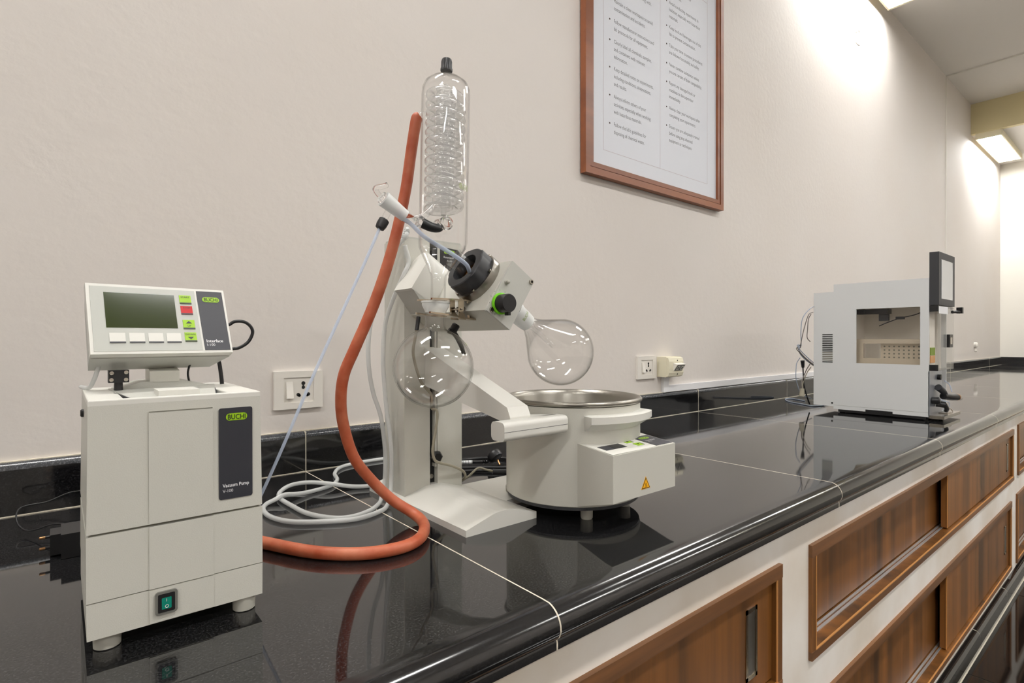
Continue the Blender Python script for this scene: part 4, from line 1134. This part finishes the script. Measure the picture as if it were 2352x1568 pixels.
h2_ = [(.5100, -.415, .5000), (.5200, -.412, .4700), (.510, -.410, .4439), (.5000, -.390, .402), (.4915, -.37, .3506), (.4867, -.37, .2849), (.4894, -.37, .2303), (.4939, -.372, .1752), (.4985, -.375, .1306), (.5000, -.378, .0917), (.4985, -.380, .0424), (.489, -.392, .0150), (.475, -.408, .0050), (.452, -.428, .0047), (.402, -.441, .0047), (.352, -.419, .0047), (.306, -.381, .0047), (.287, -.331, .0047), (.289, -.281, .0047), (.302, -.251, .0050), (.320, -.243, .0085), (.339, -.237, .0132), (.365, -.229, .0085), (.398, -.219, .0055), (.447, -.199, .0047), (.478, -.160, .0047), (.497, -.098, .0047), (.535, -.045, .0047), (.591, -.027, .0047), (.669, -.026, .0047), (.75, -.03, .0047)]
b = B(); tube(b, h2_, .0042, 14, 8)
tag(obj('silicone_hose', b, SILIC, None, True), 'milky silicone hose making the wide outer loop that reaches the pump and the upstand', 'hose')
b = B(); tube(b, [(.5175, -.413, .530), (.5145, -.409, .524), (.5095, -.413, .514)], .0052, 14, 4)
for k in range(4): lathe(b, [(.0045, -.001), (.0060, 0), (.0045, .001)], 14, axisM(Vector((.5170, -.411, .529)).lerp(Vector((.5110, -.413, .517)), k / 3), (-.45, -.05, -.9)))
tube(b, [(.5175, -.413, .530), (.519, -.408, .534), (.521, -.40, .522)], .0040, 10, 3)
obj('hose_barb', b, SILIC, rv, True)

pc = thing('mains_cable', (.84, -.26, 0), 'coiled black power cord with moulded three-pin plug behind the evaporator column', 'mains cable')
b = B(); tube(b, [(.66, -.17, .008), (.72, -.200, .010), (.775, -.222, .0115), (.8072, -.245, .012), (.825, -.2600, .013)], .0040, 12, 5); obj('cord', b, BLACK, pc, True)
b = B(); tube(b, [(.754, -.2135, .0108), (.775, -.222, .0115), (.795, -.2365, .0118)], .0046, 12, 4)
tg = obj('cord_tag', b, WHITET, pc, True, label='white printed tag round the cord')
b = B()
for k in range(7):
    p = Vector((.757, -.2145, .0109)).lerp(Vector((.793, -.235, .0118)), k / 6); d_ = Vector((.038, -.021, .001))
    lathe(b, [(.0047, -.0006), (.0047, .0006)], 12, axisM(p, d_))
obj('tag_print', b, PRINT, tg)
b = B()
for k in range(4): lathe(b, [(.0038, -.0016), (.0062, 0), (.0038, .0016)], 14, axisM(Vector((.816, -.2535, .0125)).lerp(Vector((.831, -.2630, .0135)), k / 3), (.7, -.5, .05)))
obj('strain_relief', b, BLACK, pc, True)
b = B(); lathe(b, [(.014, 0), (.0175, .002), (.0185, .012), (.0165, .018), (0, .019)], 24, axisM((.845, -.2730, .0195), (-.1, .55, .5)))
obj('plug_body', b, BLACK, pc, True)
b = B(); tube(b, [(.842, -.279, .0185), (.840, -.287, .0125), (.8390, -.292, .0085)], .0021, 10, 2, False); obj('plug_pin', b, BRASS, pc, True)
b = B(); tube(b, [(.69, -.19, .0045), (.74, -.236, .0045), (.79, -.268, .0045), (.85, -.315, .0045), (.90, -.30, .0045), (.90, -.22, .0045), (.80, -.17, .0045), (.70, -.215, .0045), (.72, -.262, .0045), (.77, -.293, .0045), (.83, -.345, .0045), (.88, -.40, .0045)], .0040, 12, 8); obj('cord', b, BLACK, pc, True)

# ------------------------------------------------------------------ large white boxy instrument
IX = 2.603
sd = thing('boxy_instrument', (2.73, -.58, 0), 'large white sheet-metal instrument with side window and tilted black touchscreen', 'instrument')
y0_, y1_ = -.752, -.412
z0_, z1_ = .0145, .5565
wy0, wy1, wz0, wz1 = -.7235, -.5000, .2170, .4455
b = B()
for q in ((y0_, wy0, z0_, z1_), (wy1, y1_, z0_, z1_), (wy0, wy1, z0_, wz0), (wy0, wy1, wz1, z1_)):
    box(b, IX, IX + .004, q[0], q[1], q[2], q[3])
bmesh.ops.remove_doubles(b, verts=b.verts, dist=1e-6)
sp2 = obj('side_panel', b, INSTR, sd)
b = B(); box(b, IX + .004, IX + .26, y0_, y1_, z1_ - .004, z1_); box(b, IX + .256, IX + .26, y0_, y1_, z0_, z1_ - .004)
box(b, IX + .004, IX + .256, y1_ - .004, y1_, z0_, z1_ - .004); box(b, IX + .004, IX + .256, y0_, y1_, z0_, z0_ + .004)
box(b, IX + .004, IX + .256, y0_, y0_ + .004, .46, z1_ - .004)
obj('cabinet_shell', b, INSTR, sd)
b = B(); box(b, IX - .0004, IX, y0_ + .001, y1_ - .001, .0310, .0316); obj('lower_seam', b, SEAM, sd)
b = B(); box(b, IX + .002, IX + .25, -.74, -.43, .004, .0145); obj('base_shadow_gap', b, BLACK, sd)
b = B(); box(b, IX - .001, IX + .02, -.632, -.535, .006, .0235); obj('foot_block', b, BLACK, sd)
for y_ in (-.735, -.44):
    for x_ in (IX + .02, IX + .24): obj('foot', lathe(B(), [(.010, 0), (.012, .0145)], 16, Matrix.Translation((x_, y_, 0))), BLACK, sd)
obj('window_pane', box(B(), IX + .001, IX + .003, wy0 + .0003, wy1 - .0003, wz0 + .0003, wz1 - .0003), WINGL, sp2)
# inside the chamber
b = B(); box(b, IX + .20, IX + .204, -.745, -.42, .18, .55); box(b, IX + .005, IX + .2, -.47, -.466, .18, .55); box(b, IX + .005, IX + .2, -.745, -.42, .19, .194)
box(b, IX + .005, IX + .2, -.745, -.42, .480, .484)
obj('chamber_lining', b, INSTIN, sd)
b = B(); xa, xb = IX + .030, IX + .034
for q in ((-.735, -.487, .300, .318), (-.735, -.487, .205, .238), (-.517, -.487, .238, .300)):
    box(b, xa, xb, *q)
obj('inner_frame', b, INSTFR, sd)
b = B(); box(b, IX + .05, IX + .054, -.735, -.575, .225, .305); pp = obj('perforated_plate', b, INSTFR, sd)
b = B()
for i in range(9):
    for k in range(4): lathe(b, [(.0035, 0), (.0035, .0006)], 8, axisM((IX + .05, -.725 + .017 * i, .243 + .015 * k), (-1, 0, 0)))
obj('perforations', b, SEAM, pp)
b = B(); box(b, IX + .045, IX + .11, -.515, -.48, .43, .446); box(b, IX + .06, IX + .075, -.600, -.565, .395, .425); box(b, IX + .05, IX + .1, -.60, -.48, .425, .445); box(b, IX + .06, IX + .07, -.655, -.625, .400, .411)
tube(b, [(IX + .065, -.565, .374), (IX + .065, -.60, .390), (IX + .065, -.64, .405), (IX + .065, -.69, .417), (IX + .065, -.73, .435)], .002, 8, 4)
obj('gripper_arm', b, BLACKM, sd)
# rear unit with vent slots
b = B(); box(b, IX, IX + .24, y1_, -.330, .0255, .5245); ru = obj('rear_unit', b, INSTR, sd, bevel=.0015)
for k in range(16):
    z = .2185 + .00800 * k
    obj('vent_slot', box(B(), IX - .0006, IX + .0006, -.4085, -.3665, z - .0021, z + .0021), HOLE if (k == 0 or k > 5) else SEAM, ru)
obj('locating_hole', lathe(B(), [(.0040, 0), (.0040, .001)], 12, axisM((IX, -.4065, .0395), (-1, 0, 0))), HOLE, ru)
# touchscreen on top of the front
b = B(); box(b, IX, IX + .237, -.783, -.7525, .4505, .6555)
ts = obj('touchscreen', b, BLACKM, sd, bevel=.0015)
obj('display_face', box(B(), IX + .034, IX + .203, -.7838, -.7828, .4755, .628), SCREEN, ts)
# glazed front door
b = B()
xd0, xd1, zd0, zd1 = IX + .003, IX + .240, .1960, .4480
yd0, yd1 = -.7800, -.7530
for q in ((xd0, xd0 + .004, yd0, yd1, zd0, zd1), (xd1 - .004, xd1, yd0, yd1, zd0, zd1), (xd0, xd1, yd0, yd0 + .004, zd0, zd1), (xd0, xd1, yd0, yd1, zd0, zd0 + .004), (xd0, xd1, yd0, yd1, zd1 - .004, zd1)): box(b, *q)
dg_ = obj('glazed_door', b, GLASSD, sd)
for z in (zd0, zd1 - .022): obj('door_hinge', box(B(), IX, IX + .010, -.7800, -.7530, z - .001, z + .023), BLACK, dg_)
b = B(); box(b, xd0 + .008, xd0 + .14, yd0 - .0008, yd0, .418, .446); obj('door_label', b, WHITET, dg_)
b = B(); box(b, IX + .128, IX + .178, -.7900, -.7800, .285, .3370); dh = obj('door_handle', b, BLACK, dg_)
obj('handle_lock', box(B(), IX + .132, IX + .162, -.7915, -.7900, .298, .325), STEEL, dh)
b = B(); box(b, IX + .012, IX + .09, -.7500, -.7480, .19, .45); obj('inner_door_panel', b, INSTIN, sd)
b = B(); box(b, IX + .02, IX + .085, -.7525, -.7505, .255, .285); obj('green_sticker', b, MATS['printed_green'], sd)
b = B(); box(b, IX + .02, IX + .085, -.7525, -.7505, .225, .253); obj('brown_sticker', b, WOODL, sd)
b = B(); tube(b, [(IX + .24, -.775, .430), (IX + .265, -.785, .431), (IX + .285, -.79, .430)], .006, 12, 3); box(b, IX + .280, IX + .300, -.80, -.78, .425, .450)
obj('door_catch', b, BLACK, sd)
# bare metal pump bay under the door
b = B(); box(b, IX, IX + .18, -.7540, -.7500, .016, .193); bay = obj('pump_bay_plate', b, INSTBK, sd)
b = B(); box(b, IX, IX + .250, -.800, -.7530, .0100, .0220); obj('drip_tray', b, STEEL, sd, bevel=.001)
b = B(); box(b, IX + .10, IX + .15, -.790, -.760, .022, .026); tube(b, [(IX + .16, -.77, .022), (IX + .165, -.775, .033), (IX + .19, -.78, .035), (IX + .20, -.785, .024)], .002, 8, 4); obj('tray_fitting', b, STEEL, sd)
FB = IX
b = B(); lathe(b, [(.011, 0), (.011, .012), (0, .012)], 16, axisM((FB + .115, -.754, .166), (0, -1, 0), (0, 0, 1))); obj('port_plug', b, BLACK, sd, True)
b = B(); tube(b, [(FB + .07, -.765, .128), (FB + .10, -.775, .110), (FB + .115, -.78, .090)], .013, 14, 4, taper=.010); obj('valve_body', b, BLACKM, sd, True)
b = B(); tube(b, [(FB + .10, -.775, .092), (FB + .145, -.790, .086), (FB + .185, -.800, .084)], .013, 16, 4); va_ = obj('valve_motor', b, BLACK, sd, True)
b = B(); lathe(b, [(.0135, 0), (.0135, .006), (0, .006)], 16, axisM((FB + .186, -.800, .084), (1, -.25, -.05))); obj('motor_cap', b, BRASS, va_, True)
b = B(); lathe(b, [(.014, 0), (.014, .022), (.009, .026), (0, .026)], 16, axisM((FB + .030, -.755, .078), (.1, -1, 0), (0, 0, 1))); lathe(b, [(.012, 0), (.012, .03), (0, .03)], 16, axisM((FB + .075, -.758, .062), (.2, -1, -.1), (0, 0, 1)))
tube(b, [(FB + .075, -.785, .062), (FB + .085, -.79, .045), (FB + .10, -.785, .035)], .008, 10, 3)
obj('valve_knob', b, BLACK, sd, True)
b = B(); tube(b, [(FB + .055, -.775, .082), (FB + .085, -.785, .073), (FB + .115, -.79, .067), (FB + .125, -.79, .050)], .002, 8, 5); tube(b, [(FB + .145, -.77, .150), (FB + .170, -.78, .135), (FB + .165, -.79, .105)], .002, 8, 5)
obj('clear_tubing', b, PTFE, sd, True)
obj('clear_bowl', lathe(B(), [(.008, 0), (.013, .004), (.013, .018), (.009, .022)], 16, axisM((FB + .193, -.801, .0835), (1, -.25, -.05))), GLASS, sd, True)

cg = thing('cable_bundle', (2.56, -.30, 0), 'bundle of thin grey-blue cables hanging behind the white boxy instrument', 'cable')
def cab(pts, r, m, name='cable'):
    b = B(); tube(b, pts, r, 8, 6); return obj(name, b, m, cg, True)
cab([(2.62, -.335, .470), (2.5735, -.325, .4529), (2.5259, -.315, .4115), (2.5193, -.31, .3542), (2.5348, -.305, .3062), (2.5457, -.3, .2867)], .0019, CABG)
cab([(2.62, -.32, .440), (2.5735, -.32, .4259), (2.5395, -.315, .3639), (2.5304, -.305, .2966), (2.54, -.3, .28)], .0019, CABD)
cab([(2.60, -.32, .430), (2.5736, -.32, .4085), (2.5640, -.32, .3643), (2.5601, -.32, .3254), (2.590, -.32, .3081)], .0019, CABD)
for k in range(7):
    d_ = random.uniform(-.006, .006)
    e_ = random.uniform(-.010, .010)
    cab([(2.545, -.295 + d_, .292), (2.5189 + d_, -.3 - d_, .2831 + e_), (2.5358 + d_, -.3 + d_, .2600 + e_), (2.5658, -.31 + d_, .2340 + e_), (2.62, -.322, .2050 + e_)], .0019, CABG if k % 3 else CABD)
cab([(2.560, -.29, .235), (2.5500, -.28, .2121), (2.5425, -.28, .1882), (2.5403, -.28, .148), (2.5583, -.28, .1099), (2.5838, -.28, .0776), (2.61, -.28, .0633), (2.66, -.3, .0448)], .0019, CABG)
cab([(2.640, -.30, .205), (2.6098, -.295, .175), (2.5779, -.29, .1251), (2.5790, -.29, .088)], .0022, CABD)
cab([(2.650, -.30, .190), (2.6198, -.295, .165), (2.590, -.29, .120), (2.5830, -.29, .088)], .0022, BEIGE)
b = B(); tube(b, [(2.581, -.29, .096), (2.5790, -.29, .075), (2.576, -.29, .060)], .0095, 12, 3, False, taper=.011); obj('connector', b, BEIGE, cg, True)
b = B(); tube(b, [(2.585, -.29, .222), (2.590, -.29, .19)], .009, 12, 2, False, taper=.006); tube(b, [(2.590, -.29, .19), (2.595, -.29, .15), (2.60, -.29, .11), (2.63, -.29, .06), (2.66, -.29, .02)], .003, 8, 5); obj('black_connector', b, BLACK, cg, True)
b = B(); tube(b, [(2.80, -.30, .0025), (2.736, -.2727, .003), (2.7632, -.2323, .003), (2.79, -.185, .003), (2.8253, -.1329, .003), (2.8761, -.0906, .003), (2.95, -.0561, .003), (2.99, -.070, .003), (2.97, -.105, .003), (2.93, -.16, .003)], .0028, 8, 6)
obj('cable_on_worktop', b, CABG, cg, True)
